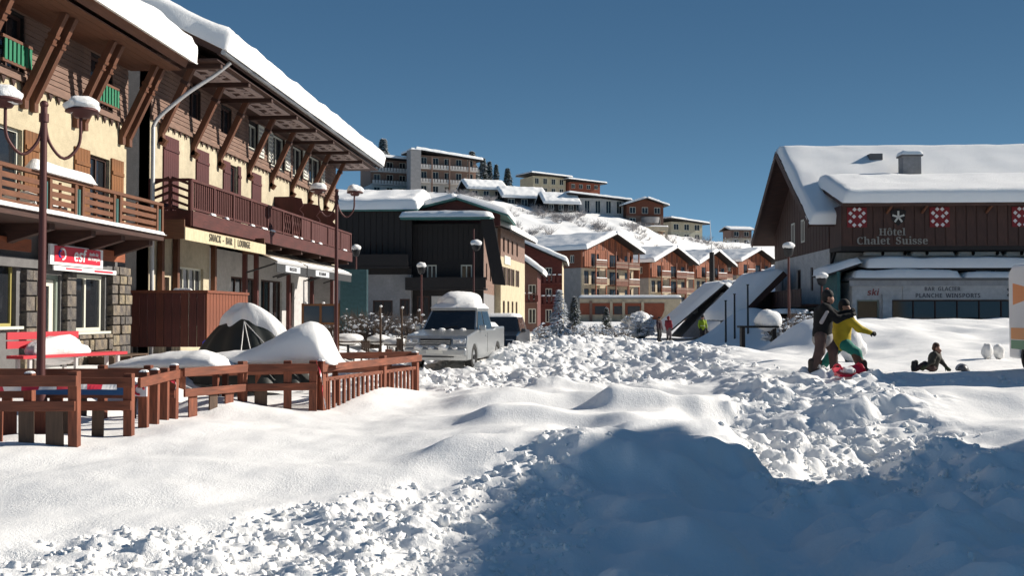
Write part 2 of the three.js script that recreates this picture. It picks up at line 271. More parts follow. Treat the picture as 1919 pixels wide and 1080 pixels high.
// a pane set back in an opening, with a frame and glazing bars: x0..x1, y0..y1 on a wall whose face is z = 0
function windowIn(parent, x0, y0, x1, y1, { name = 'window', back = 0.12, fw = 0.06, bars = 1, cross = 0, frame = M.frameW, pane = M.glass, sill = null } = {}) {
  const w = x1 - x0, h = y1 - y0, cx = (x0 + x1) / 2, L = [cb(w, fw, 0.06, cx, y0, -back), cb(w, fw, 0.06, cx, y1 - fw, -back), cb(fw, h - 2 * fw, 0.06, x0 + fw / 2, y0 + fw, -back), cb(fw, h - 2 * fw, 0.06, x1 - fw / 2, y0 + fw, -back)];
  for (let i = 1; i <= bars; i++) L.push(cb(fw * 0.8, h - 2 * fw, 0.05, x0 + w * i / (bars + 1), y0 + fw, -back));
  for (let i = 1; i <= cross; i++) L.push(cb(w - 2 * fw, fw * 0.6, 0.044, cx, y0 + h * i / (cross + 1), -back));
  const o = part(name, L, frame, parent);
  part('pane', cb(w - fw, h - fw, 0.012, cx, y0 + fw / 2, -back - 0.02), pane, o);
  if (sill) part('sill', cb(w + 0.16, 0.06, 0.2, cx, y0 - 0.06, 0.03), sill, o);
  return o;
}
function boards(x0, x1, y0, y1, bh, holes, t = 0.03, z = 0) { // lapped horizontal boards, cut round openings
  const out = [];
  for (let y = y0; y < y1 - 0.02; y += bh) {
    const h = Math.min(bh, y1 - y) - 0.014; let runs = [[x0, x1]];
    for (const [a, b, c, d] of holes) if (y + h > b && y < d) runs = runs.flatMap(([p, q]) => [[p, Math.min(q, a)], [Math.max(p, c), q]].filter(([m, n]) => n - m > 0.04));
    for (const [p, q] of runs) out.push(bx(q - p, h, t, (p + q) / 2, y + h / 2, z + t / 2 + 0.006, -0.09));
  }
  return out;
}
function shutter(parent, x0, x1, y0, y1, mat, z = 0.03, arch = 0) {
  const w = x1 - x0, n = Math.max(2, Math.round(w / 0.14)), o = part('shutter', Array.from({ length: n }, (_, i) => cb(w / n - 0.008, y1 - y0 - (arch ? 0.06 : 0), 0.03, x0 + (i + 0.5) * w / n, y0, z)), mat, parent);
  for (const y of [y0 + 0.25, y1 - 0.4]) part('batten', cb(w - 0.04, 0.09, 0.025, (x0 + x1) / 2, y, z + 0.028), mat, o); return o;
}
function stones(parent, x0, x1, y0, y1, z, mats, bw = 0.42, bh = 0.26, seed = 1, depth = 0.16) { // coursed stone blocks, each its own piece
  const r = rng(seed);
  for (let y = y0; y < y1 - 0.05;) {
    const h = Math.min(bh * rr(0.85, 1.15, r), y1 - y); let x = x0;
    while (x < x1 - 0.02) { let w = bw * rr(0.6, 1.3, r); if (x1 - x - w < bw * 0.4) w = x1 - x; const d = depth * rr(0.85, 1.12, r);
      const g = new RoundedBoxGeometry(w - 0.025, h - 0.025, d, 1, 0.022); part('stone', metreUV(g), mats[Math.floor(r() * mats.length)], parent, [x + w / 2, y + h / 2, z + d / 2 - 0.02], [0, 0, rr(-0.012, 0.012, r)]); x += w; }
    y += h;
  }
}
const STONES = [M.stoneA, M.stoneB, M.stoneC, M.stoneD];

// ---------------------------------------------------------------- ski school chalet on the left (s runs up the street, face at z = 0)
{
  const b = thing('ski_school_chalet', 'cream chalet with paired brown roof braces and a red sign over stone piers', 'chalet', [-11.75, 0, -15], Math.PI / 2);
  const L = 10.1;
  const gf = part('ground_floor_wall', wall(L, 0.2, 3.8, 0.35, [[3.3, 1.66, 5.15, 3.02], [6.02, 0.82, 6.92, 2.78], [7.42, 1.5, 9.02, 2.84]]), M.greyD, b);
  windowIn(b, 3.3, 1.66, 5.15, 3.02, { bars: 1, frame: std([0.42, 0.36, 0.12], { roughness: 0.5 }), sill: M.frameW });
  windowIn(b, 7.42, 1.5, 9.02, 2.84, { bars: 1, frame: M.frameW, fw: 0.09, sill: M.frameW });
  { const f = part('door', [cb(0.08, 1.96, 0.08, 6.07, 0.82, -0.1), cb(0.08, 1.96, 0.08, 6.87, 0.82, -0.1), cb(0.74, 0.1, 0.08, 6.47, 2.68, -0.1)], M.frameG, b);
    part('door_leaf', [cb(0.18, 1.84, 0.05, 6.2, 0.83, -0.14), cb(0.18, 1.84, 0.05, 6.73, 0.83, -0.14), cb(0.35, 0.5, 0.05, 6.465, 0.83, -0.14), cb(0.35, 0.14, 0.05, 6.465, 2.53, -0.14)], M.frameW, f);
    part('pane', cb(0.36, 1.24, 0.012, 6.465, 1.31, -0.15), M.glass, f); }
  stones(b, 5.3, 5.98, 0.4, 2.85, 0, STONES, 0.4, 0.3, 3); stones(b, 6.97, 7.4, 0.4, 2.85, 0, [M.stoneD, M.stoneB], 0.4, 0.32, 4); stones(b, 9.1, 10.12, 0.4, 3.1, 0, STONES, 0.36, 0.25, 5, 0.2); stones(b, 7.4, 9.08, 0.4, 1.44, 0.02, [M.stoneA, M.stoneC, M.stoneB], 0.32, 0.3, 6, 0.2);
  part('lintel', cb(L, 0.2, 0.2, L / 2, 2.88, 0.04), M.greyD, b);
  for (const [x, w] of [[1.5, 2.6], [4.2, 2.2], [8.9, 1.4]]) part('fascia_board', cb(w, 0.26, 0.06, x, 3.2, 0.2), M.orange, b);
  const fw = part('first_floor_wall', wall(L, 3.8, 6.76, 0.3, [[3.9, 4.1, 5.3, 5.75], [8.16, 3.9, 9.2, 5.72], [0.9, 4.1, 2.2, 5.75]]), M.cream, b);
  windowIn(b, 3.9, 4.1, 5.3, 5.75, { bars: 1, cross: 1 }); windowIn(b, 0.9, 4.1, 2.2, 5.75, { bars: 1, cross: 1 }); windowIn(b, 8.16, 3.9, 9.2, 5.72, { bars: 1, frame: M.brownM });
  for (const [p, q] of [[5.34, 5.9], [3.28, 3.86], [7.42, 8.13], [9.23, 9.88]]) shutter(b, p, q, 4.0, 5.78, M.shutter);
  const uh = [[4.3, 6.95, 5.3, 8.1], [8.12, 6.95, 9.25, 8.1], [0.6, 6.95, 1.6, 8.1]];
  part('upper_wall', wall(L, 6.76, 9.2, 0.3, uh), M.brownD, b);
  const sd = part('siding', boards(0, L, 6.84, 9.15, 0.12, uh), M.siding, b); sd.userData.kind = 'stuff';
  for (const [x0, y0, x1, y1] of uh) {
    windowIn(b, x0, y0, x1, y1, { bars: 1, frame: M.brownM, back: 0.1 });
    const rl = part('window_guard', [cb(x1 - x0 + 0.1, 0.06, 0.05, (x0 + x1) / 2, y0 + 0.02, 0.16), cb(x1 - x0 + 0.1, 0.06, 0.05, (x0 + x1) / 2, y0 + 0.5, 0.16)], M.brown, b);
    for (let x = x0 + 0.06; x < x1; x += 0.15) part('slat', cb(0.09, 0.42, 0.025, x, y0 + 0.07, 0.18), M.green, rl);
  }
  part('trim_board', cb(L + 0.05, 0.12, 0.09, L / 2, 6.74, 0.045), M.siding, b);
  for (let x = 0.1; x < L; x += 0.36) part('tooth', extr([[0, 0], [0.09, -0.17], [0.18, 0]], 0.03), M.brownM, b, [x, 6.74, 0.06]);
  part('side_wall', cb(0.3, 9.6, 9.7, L - 0.15, 0.2, -5.15), M.grey, b); part('side_wall', cb(0.3, 9.6, 9.7, 0.15, 0.2, -5.15), M.grey, b); part('back_wall', cb(L, 9, 0.3, L / 2, 0.2, -10.15), M.grey, b);
  // roof
  const a = 0.40, roof = part('roof', [bx(L + 2.2, 0.16, 8.2, 0, 0, 0)], M.brown, b, [L / 2 - 0.9, 8.40 + Math.sin(a) * 4.1, 1.45 - Math.cos(a) * 4.1], [a, 0, 0]);
  part('fascia', bx(L + 2.24, 0.24, 0.06), M.brown, roof, [0, 0.0, 4.12]); part('snow_cover', snowPad(L + 2.4, 8.5, 0.62, { seed: 3, r: 0.4, nx: 60, nz: 30 }), M.snowRoof, roof, [0, 0.08, 0.1]);
  const back = part('rear_roof', bx(L + 2.2, 0.16, 6), M.brown, b, [L / 2 - 0.9, 8.42 + Math.sin(a) * 8.2 - Math.sin(a) * 3, 1.35 - Math.cos(a) * 8.2 - Math.cos(a) * 3], [-a, 0, 0]); part('snow_cover', snowPad(L + 2.4, 6.2, 0.6, { seed: 9, r: 0.4 }), M.snowRoof, back, [0, 0.08, 0]);
  for (const s of [1.15, 3.05, 5.25, 7.42, 9.72]) for (const q of [0, 0.38]) {
    const br = part('brace', [beam([s + q, 6.34, 0.02], [s + q, 8.2, 0.92], 0.13, 0.15), cb(0.15, 0.34, 0.12, s + q, 6.2, 0.06)], M.brown, b);
    part('moulding', [bx(0.17, 0.07, 0.19, s + q, 7.72, 0.69, 0.45), bx(0.17, 0.05, 0.19, s + q, 7.58, 0.622, 0.45)], M.rail, br);
  }
  for (let k = 0; k < 6; k++) part('soffit_plank', cb(L + 2.1, 0.03, 0.215, L / 2 - 0.9, 8.19, 0.14 + k * 0.225), M.brown, b);
  // balcony
  const B = part('balcony', cb(9.25, 0.13, 1.36, 4.62, 3.72, 0.69), M.brownM, b);
  part('snow_cover', snowPad(9.3, 0.5, 0.10, { seed: 5, r: 0.1 }), M.snowRoof, B, [4.62, 3.85, 1.2]);
  for (const s of [0.6, 2.3, 4.3, 6.0, 7.4, 8.9]) part('corbel', extr([[0, 3.72], [0, 3.25], [0.35, 3.38], [1.1, 3.6], [1.1, 3.72]], 0.2), M.brownM, b, [s + 0.1, 0, 0.01], [0, -Math.PI / 2, 0]);
  const posts = [0.1, 2.0, 3.72, 5.0, 6.7, 8.95];
  posts.forEach((s) => { for (const q of [0, 0.3]) part('baluster_post', cb(0.09, 0.72, 0.09, s + q, 3.85, 1.3), M.rail, b); for (const q of [0.1, 0.2]) part('green_slat', cb(0.055, 0.56, 0.03, s + q, 3.93, 1.3), M.teal, b); });
  part('handrail', cb(9.2, 0.07, 0.12, 4.65, 4.57, 1.3), M.rail, b);
  for (let i = 0; i + 1 < posts.length; i++) { const p = posts[i] + 0.35, q = posts[i + 1] - 0.05; for (let k = 0; k < 4; k++) part('rail_plank', cb(q - p, 0.10, 0.035, (p + q) / 2, 3.9 + k * 0.16, 1.31), M.rail, b); part('stay', cb(0.05, 0.66, 0.04, (p + q) / 2, 3.88, 1.26), M.rail, b); }
  { const e = [0.15, 0.5, 0.85]; for (const k of [0, 1, 2, 3]) part('rail_plank', cb(0.035, 0.10, 1.2, 9.22, 3.9 + k * 0.16, 0.65), M.rail, b); }
  part('snow_cover', snowPad(2.4, 0.3, 0.22, { seed: 8, r: 0.14 }), M.snowRoof, B, [4.5, 4.64, 1.3]); part('snow_cover', snowPad(1.5, 0.9, 0.45, { seed: 11, r: 0.4 }), M.snowRoof, B, [4.4, 3.85, 0.75]);
}
{ // red sign over the door, on the face of the chalet
  const s = thing('shop_sign', 'red and white lettered sign above the glass door between stone piers', 'sign', [-11.42, 0, -15], Math.PI / 2);
  const red = std([0.62, 0.02, 0.045], { roughness: 0.4 }), wh = std([0.8, 0.8, 0.8], { roughness: 0.4 });
  part('panel', cb(2.36, 0.44, 0.05, 7.0, 2.98, 0), wh, s); part('red_field', cb(2.04, 0.34, 0.02, 7.0, 3.05, 0.036), red, s);
  part('lettering', text('esf', 0.27, fontB, 0.012, 0.18), wh, s, [7.05, 3.23, 0.048]);
  part('lettering', [text('école du', 0.075).translate(0, 0.09, 0), text('ski français', 0.075).translate(0, -0.03, 0)], wh, s, [7.68, 3.2, 0.048]);
  { const ring = new THREE.TorusGeometry(0.12, 0.022, 6, 24, 4.4); part('emblem', metreUV(ring), wh, s, [6.28, 3.22, 0.05], [0, 0, -1.9]); part('emblem', metreUV(new THREE.TorusGeometry(0.07, 0.02, 6, 20, 3.6)), std([0.02, 0.06, 0.35]), s, [6.2, 3.22, 0.052], [0, 0, 1.2]); }
  part('lower_strip', cb(2.9, 0.1, 0.03, 7.4, 2.86, 0.02), wh, s); part('strip_mark', [cb(0.9, 0.04, 0.01, 8.2, 2.89, 0.042), cb(0.7, 0.03, 0.01, 6.8, 2.9, 0.042)], red, s);
}
// ---------------------------------------------------------------- long chalet with the bar and restaurant
{
  const b = thing('restaurant_chalet', 'long cream and brown chalet with carved eaves and dark red balcony over the bar', 'chalet', [-11.75, 0, -26.5], Math.PI / 2);
  const L = 20.2;
  part('ground_floor_wall', wall(4.4, 0.1, 4.2, 0.35, [[0.9, 2.0, 1.35, 2.95], [2.1, 1.5, 3.9, 3.3]]), M.cream2, b);
  windowIn(b, 0.9, 2.0, 1.35, 2.95, { bars: 0, cross: 2, frame: M.brownM }); windowIn(b, 2.1, 1.5, 3.9, 3.3, { bars: 3, cross: 1, pane: M.glassB });
  part('recess_side', cb(0.3, 4.1, 0.9, 4.25, 0.1, -0.8), M.white, b);
  const gw = part('recessed_wall', wall(L - 4.4, 0.1, 4.2, 0.35, [[0.9, 1.3, 1.9, 3.6], [5.0, 1.6, 7.8, 3.3], [8.4, 1.6, 11.2, 3.3], [11.8, 1.3, 13.0, 3.3]]), M.white, b, [4.4, 0, -1.1]);
  windowIn(gw, 5.0, 1.6, 7.8, 3.3, { bars: 3, frame: M.brownM }); windowIn(gw, 8.4, 1.6, 11.2, 3.3, { bars: 3, frame: M.brownM }); windowIn(gw, 0.9, 1.3, 1.9, 3.6, { name: 'door', bars: 0, frame: M.brownM, fw: 0.1 }); windowIn(gw, 11.8, 1.3, 13.0, 3.3, { name: 'door', bars: 1, frame: M.brownM, fw: 0.1 });
  part('menu_board', cb(0.55, 0.8, 0.05, 0.5, 2.0, -0.98), M.frameW, b, [4.6, 0, 0]);
  for (const x of [0.55, 1.6, 4.5, 7.4, 8.6, 12.5, 15.9, 19.3]) part('post', cb(0.16, 2.9, 0.14, x, 1.2, 0.1), x < 5 ? M.brown : M.redBrown, b);
  part('first_floor_wall', wall(L, 4.2, 7.2, 0.3, [[6.12, 4.5, 6.82, 6.88]]), M.cream2, b); windowIn(b, 6.12, 4.5, 6.82, 6.88, { bars: 0, frame: M.shutterRed });
  for (const [p, q] of [[0.82, 1.86], [3.2, 4.2], [5.48, 6.1], [6.84, 7.14], [8.3, 9.3]]) shutter(b, p, q, 4.5, 6.92, M.shutterRed);
  const uh = [[7.9, 7.75, 8.9, 8.6], [10.4, 7.5, 12.1, 8.7], [13.2, 7.5, 14.6, 8.7], [15.6, 7.5, 17.4, 8.7], [2.6, 7.8, 3.5, 8.65], [5.2, 7.8, 6.2, 8.65]];
  part('upper_wall', wall(L, 7.2, 10, 0.3, uh), M.brownD, b);
  const sd = part('siding', boards(0, L, 7.28, 9.9, 0.13, uh), M.siding, b); sd.userData.kind = 'stuff';
  uh.forEach(([x0, y0, x1, y1], i) => { windowIn(b, x0, y0, x1, y1, { bars: 1, frame: i < 4 ? M.frameW : M.brownM, back: 0.08 }); });
  for (const [x, w] of [[9.0, 0.6], [10.1, 0.5], [12.25, 0.6], [14.8, 0.7], [17.6, 0.5]]) { const sh = part('louvre_shutter', cb(w, 1.15, 0.04, x + 0.1, 7.55, 0.08), M.frameW, b); for (let k = 0; k < 7; k++) part('slat', bx(w - 0.1, 0.1, 0.02, x + 0.1, 7.68 + k * 0.145, 0.115, -0.5), M.white, sh); }
  part('trim_board', cb(L, 0.12, 0.09, L / 2, 7.18, 0.045), M.siding, b);
  for (let x = 0.2; x < L; x += 0.42) part('tooth', extr([[0, 0], [0.07, -0.16], [0.14, 0]], 0.03), M.brownM, b, [x, 7.19, 0.06]);
  part('gable_wall', extr([[-10.2, 0.1], [-0.02, 0.1], [-0.02, 9.7], [-5.1, 12.2], [-10.2, 9.7]], 0.3), M.white, b, [0, 0, 0], [0, -Math.PI / 2, 0]);
  part('gable_wall', extr([[-10.2, 0.1], [-0.02, 0.1], [-0.02, 9.7], [-5.1, 12.2], [-10.2, 9.7]], 0.3), M.grey, b, [L - 0.3, 0, 0], [0, -Math.PI / 2, 0]); part('back_wall', cb(L, 9.5, 0.3, L / 2, 0.1, -10.35), M.grey, b);
  // roof, carved eaves
  const a = 0.46, W = 7.4, roof = part('roof', bx(L + 1.1, 0.16, W), M.brownM, b, [L / 2 + 0.65, 9.04 + Math.sin(a) * W / 2, 1.85 - Math.cos(a) * W / 2], [a, 0, 0]);
  part('fascia', bx(L + 1.14, 0.22, 0.06), M.brownM, roof, [0, 0.0, W / 2 + 0.03]); part('gutter', metreUV(new THREE.CylinderGeometry(0.075, 0.075, L + 1.1, 10).rotateZ(Math.PI / 2)), M.zinc, roof, [0, 0.02, W / 2 + 0.12]);
  part('snow_cover', snowPad(L + 1.3, W + 0.3, 0.6, { seed: 14, r: 0.42, nx: 60, nz: 30 }), M.snowRoof, roof, [0, 0.08, 0.08]);
  const rear = part('rear_roof', bx(L + 1.1, 0.16, W), M.brownM, b, [L / 2 + 0.65, 9.04 + Math.sin(a) * W / 2, 1.85 - Math.cos(a) * W * 1.5], [-a, 0, 0]); part('snow_cover', snowPad(L + 1.3, W + 0.2, 0.6, { seed: 15, r: 0.42 }), M.snowRoof, rear, [0, 0.08, 0]);
  const BR = [0.6, 2.9, 5.1, 7.9, 10.4, 13.0, 15.6, 18.2];
  BR.forEach((s) => { const br = part('brace', [beam([s, 6.86, 0.02], [s, 8.8, 0.95], 0.15, 0.17), cb(0.17, 0.3, 0.13, s, 6.66, 0.065), bx(0.17, 0.2, 0.2, s, 6.68, 0.1, 0.6)], M.brown, b); part('bolt_block', bx(0.18, 0.1, 0.22, s, 8.3, 0.72, 0.45), M.brownM, br); });
  const pale = panel([0.50, 0.40, 0.38]);
  part('soffit', cb(L + 1.0, 0.05, 1.78, L / 2 + 0.65, 8.8, 0.9), M.brownM, b);
  for (let i = 0; i <= BR.length; i++) { const x0 = i ? BR[i - 1] + 0.28 : 0.16, x1 = i < BR.length ? BR[i] - 0.28 : 20.5; if (x1 - x0 < 0.6) continue; const w = x1 - x0, cx = (x0 + x1) / 2, y = 8.785, z = 1.06;
    const p = part('soffit_panel', [bx(w, 0.024, 0.2, cx, y, z + 0.42), bx(w, 0.024, 0.2, cx, y, z - 0.42), bx(0.2, 0.024, 0.64, cx - w / 2 + 0.1, y, z), bx(0.2, 0.024, 0.64, cx + w / 2 - 0.1, y, z), bx(w - 0.4, 0.022, 0.14, cx, y, z), bx(0.2, 0.026, 0.6, cx, y, z), bx(0.16, 0.025, 0.62, cx - w * 0.25, y, z, 0, 0.7), bx(0.16, 0.025, 0.62, cx + w * 0.25, y, z, 0, -0.7)], pale, b);
    p.userData.label = 'pale carved panel under the eave'; }
  for (const s of BR) part('rafter', cb(0.16, 0.12, 1.7, s, 8.68, 0.9), M.brownM, b);
  // balcony
  const bl = 18.6, red = M.redBrown, B = part('balcony', cb(bl, 0.14, 1.15, bl / 2, 4.36, 0.58), M.brownM, b);
  part('edge_board', cb(bl, 0.42, 0.05, bl / 2, 4.28, 1.18), red, B); part('edge_board', cb(0.05, 0.42, 1.14, -0.02, 4.28, 0.6), red, B);
  part('handrail', cb(bl, 0.07, 0.11, bl / 2, 5.5, 1.12), red, b); part('lower_rail', cb(bl, 0.06, 0.06, bl / 2, 4.74, 1.12), red, b);
  for (let s = 0.05; s < 8.2; s += 0.155) part('baluster', cb(0.075, 0.72, 0.03, s, 4.78, 1.12), red, b);
  for (const s of [0.05, 1.7, 3.3, 4.9, 6.6, 8.3, 9.4, 10.6, 12.0, 14.5, 16.6, 18.5]) part('rail_post', cb(0.1, 1.12, 0.1, s, 4.42, 1.12), red, b);
  for (let s = 8.42; s < 9.3; s += 0.22) { part('lattice_slat', beam([s, 4.8, 1.12], [s + 0.3, 5.5, 1.12], 0.05, 0.03), red, b); part('lattice_slat', beam([s + 0.3, 4.8, 1.09], [s, 5.5, 1.09], 0.05, 0.03), red, b); }
  for (let s = 9.46; s < 10.5; s += 0.22) { part('lattice_slat', beam([s, 4.8, 1.12], [s + 0.24, 5.5, 1.12], 0.05, 0.03), red, b); part('lattice_slat', beam([s + 0.24, 4.8, 1.09], [s, 5.5, 1.09], 0.05, 0.03), red, b); }
  for (let s = 10.62; s < 18.4; s += 0.31) part('board', cb(0.285, 0.76, 0.03, s + 0.2, 4.76, 1.12 + (h2(Math.round(s * 9), 3) - 0.5) * 0.01), red, b);
  for (const s of [10.9, 13.3, 15.9]) part('divider', extr([[0, 4.45], [1.12, 4.45], [1.12, 5.7], [0.98, 5.86], [1.12, 6.02], [1.05, 6.28], [0.7, 6.35], [0, 6.35]], 0.05), M.shutterRed, b, [s, 0, 0], [0, -Math.PI / 2, 0]);
  // near end of the balcony: chevron slats
  for (const z of [0.03, 0.58, 1.12]) part('rail_post', cb(0.08, 1.1, 0.08, 0.0, 4.45, z), red, b); part('handrail', cb(0.1, 0.07, 1.12, 0, 5.5, 0.57), red, b);
  for (let k = 0; k < 5; k++) { part('chevron_slat', beam([0, 4.62 + k * 0.2, 0.06], [0, 4.8 + k * 0.2, 0.55], 0.035, 0.07), red, b); part('chevron_slat', beam([0, 4.8 + k * 0.2, 0.61], [0, 4.62 + k * 0.2, 1.1], 0.035, 0.07), red, b); }
  for (const s of [0.4, 2.9, 5.6, 8.2, 10.8, 13.4, 16, 18.2]) part('joist', cb(0.14, 0.2, 1.1, s, 4.15, 0.56), M.brownM, b);
  for (const [s, w] of [[1.5, 0.35], [2.6, 0.2], [4.9, 0.3], [6.1, 0.5], [7.0, 0.4], [9.7, 0.5], [10.4, 0.25], [12.0, 0.3], [13.1, 0.4], [17.2, 0.6]]) part('snow_patch', snowPad(w, 0.1, 0.07, { r: 0.05, seed: s, nx: 8, nz: 6 }), M.snowRoof, B, [s, 4.7, 1.19]);
}
{ // downpipe at the corner of the long chalet
  lone('downpipe', join([rod([-11.62, 0.4, -26.4], [-11.62, 6.95, -26.4], 0.06), tube([[-11.62, 6.95, -26.4], [-11.55, 7.15, -26.45], [-10.9, 7.9, -26.8], [-10.2, 8.55, -27.2], [-9.85, 8.9, -27.35]], 0.055)]), M.pipe, 'pale metal downpipe slanting from the gutter to the corner of the long chalet', 'downpipe');
}
{ // signed awning of the bar
  const a = thing('bar_awning', 'brown awning with a cream strip lettered SNACK - BAR - LOUNGE', 'awning', [-11.75, 0, -26.5], Math.PI / 2);
  part('sign_board', cb(6.5, 0.32, 0.06, 1.95, 3.82, 1.5), std([0.72, 0.62, 0.40], { map: clothMap, roughness: 0.7 }), a);
  part('canopy', [bx(6.5, 0.05, 0.75, 1.95, 4.22, 1.14, 0.3), cb(0.05, 0.5, 0.7, -1.28, 3.84, 1.15), cb(0.05, 0.5, 0.7, 5.18, 3.84, 1.15)], wood([0.20, 0.085, 0.04]), a);
  part('lettering', text('SNACK  -  BAR  |  LOUNGE', 0.2, fontB, 0.01), std([0.10, 0.085, 0.06]), a, [2.0, 3.98, 1.535]);
}
function clothAwning(s, w, label, colour, word) {
  const a = thing('sloping_awning', label, 'awning', [-11.75, 0, -26.5 - s], Math.PI / 2, 'restaurant awnings');
  part('fabric', bx(w, 0.03, 1.25, w / 2, 3.98, 0.68, 0.42), panel(colour), a); part('front_bar', cb(w, 0.09, 0.07, w / 2, 3.64, 1.26), M.pipe, a);
  for (const x of [0.15, w - 0.15]) part('arm', [rod([x, 3.3, 0.05], [x, 3.66, 1.22], 0.03)], M.black, a);
  part('valance', cb(w, 0.3, 0.015, w / 2, 3.35, 1.27), std([0.03, 0.032, 0.035]), a);
  if (word) { part('name_plate', cb(w * 0.5, 0.22, 0.012, w * 0.52, 3.4, 1.286), std([0.62, 0.64, 0.66]), a); part('lettering', text(word, 0.13, fontB, 0.006), std([0.05, 0.05, 0.06]), a, [w * 0.52, 3.51, 1.294]); }
  part('snow_cover', snowPad(w * 0.96, 0.4, 0.06, { r: 0.08, seed: s }), M.snowRoof, a, [w / 2, 3.78, 1.08], [0.42, 0, 0]);
}
clothAwning(7.2, 3.6, 'sloping cloth awning nearest the bar awning with a small white plate', [0.36, 0.29, 0.22], 'BRASSERIE');
clothAwning(11.0, 4.1, 'middle sloping awning with a plate lettered RESTAURANT', [0.34, 0.30, 0.25], 'RESTAURANT');
clothAwning(15.3, 2.8, 'farthest sloping awning at the end of the long chalet', [0.55, 0.52, 0.47], null);
// ---------------------------------------------------------------- generic blocks for the middle distance
// local axes: x to the right along the front, front face z = 0, depth to -z
function blockBody(parent, W, D, y0, y1, mats, holesFront = [], holesLeft = [], holesRight = []) {
  part('front_wall', wall(W, y0, y1, 0.25, holesFront), mats[0], parent);
  part('left_wall', wall(D - 0.5, y0, y1, 0.25, holesLeft), mats[1] || mats[0], parent, [0, 0, -D + 0.25], [0, -Math.PI / 2, 0]);
  part('right_wall', wall(D - 0.5, y0, y1, 0.25, holesRight), mats[2] || mats[0], parent, [W, 0, -0.25], [0, Math.PI / 2, 0]);
  part('rear_wall', cb(W, y1 - y0, 0.25, W / 2, y0, -D + 0.125), mats[0], parent);
}
function winOn(parent, side, W, D, rects, opt = {}) { // windows in the openings of one of those walls
  const g = side === 'front' ? parent : null;
  for (const r of rects) {
    const o = windowIn(parent, r[0], r[1], r[2], r[3], { back: 0.1, fw: 0.09, bars: 1, ...opt });
    if (side === 'left') { o.position.set(0, 0, -D + 0.25); o.rotation.y = -Math.PI / 2; }
    if (side === 'right') { o.position.set(W, 0, -0.25); o.rotation.y = Math.PI / 2; }
  }
}
// pitched roof with the ridge along local x (eaves to front and back)
function roofX(parent, W, D, yE, rise, { over = 0.6, snow = 0.45, mat = M.brownM, seed = 1, lip = 0.1 } = {}) {
  const half = D / 2 + over, a = Math.atan2(rise, D / 2), len = half / Math.cos(a), yR = yE + rise + 0.1;
  for (const s of [1, -1]) {
    const r = part('roof', bx(W + 2 * over, 0.14, len), mat, parent, [W / 2, yR - Math.sin(a) * len / 2, -D / 2 + s * Math.cos(a) * len / 2], [s * a, 0, 0]);
    part('snow_cover', snowPad(W + 2 * over + 0.14, len + lip, snow, { seed: seed + s, r: Math.min(0.45, snow * 0.9), nx: 40, nz: 16 }), M.snowRoof, r, [0, 0.07, s * lip / 2]);
  }
}
// pitched roof with the ridge along local z (gable to the front)
function roofZ(parent, W, D, yE, rise, { over = 0.6, overF = 1.0, snow = 0.45, mat = M.brownM, seed = 1, apex = 0.5 } = {}) {
  for (const s of [-1, 1]) {
    const run = s < 0 ? W * apex : W * (1 - apex), a = Math.atan2(rise, run), len = (run + over) / Math.cos(a);
    const r = part('roof', bx(len, 0.14, D + overF + 0.4), mat, parent, [W * apex + s * Math.cos(a) * len / 2, yE + rise + 0.1 - Math.sin(a) * len / 2, -D / 2 + (overF - 0.4) / 2], [0, 0, -s * a]);
    part('snow_cover', snowPad(len + 0.1, D + overF + 0.5, snow, { seed: seed + s, r: Math.min(0.45, snow * 0.9), nx: 20, nz: 40 }), M.snowRoof, r, [s * 0.05, 0.07, 0.02]);
  }
}
const gable = (W, yE, rise, t = 0.25, apex = 0.5) => extr([[0, yE], [W, yE], [W * apex, yE + rise]], t);
function chimney(parent, x, y, z, w, h, mat = M.grey) { const c = part('chimney', cb(w, h, w * 0.8, x, y, z), mat, parent); part('cap', cb(w + 0.16, 0.08, w * 0.8 + 0.16, x, y + h + 0.002, z), M.greyD, c); part('snow_cover', snowPad(w + 0.2, w * 0.8 + 0.2, 0.25, { seed: x, r: 0.2, nx: 10, nz: 10 }), M.snowRoof, c, [x, y + h + 0.082, z]); return c; }

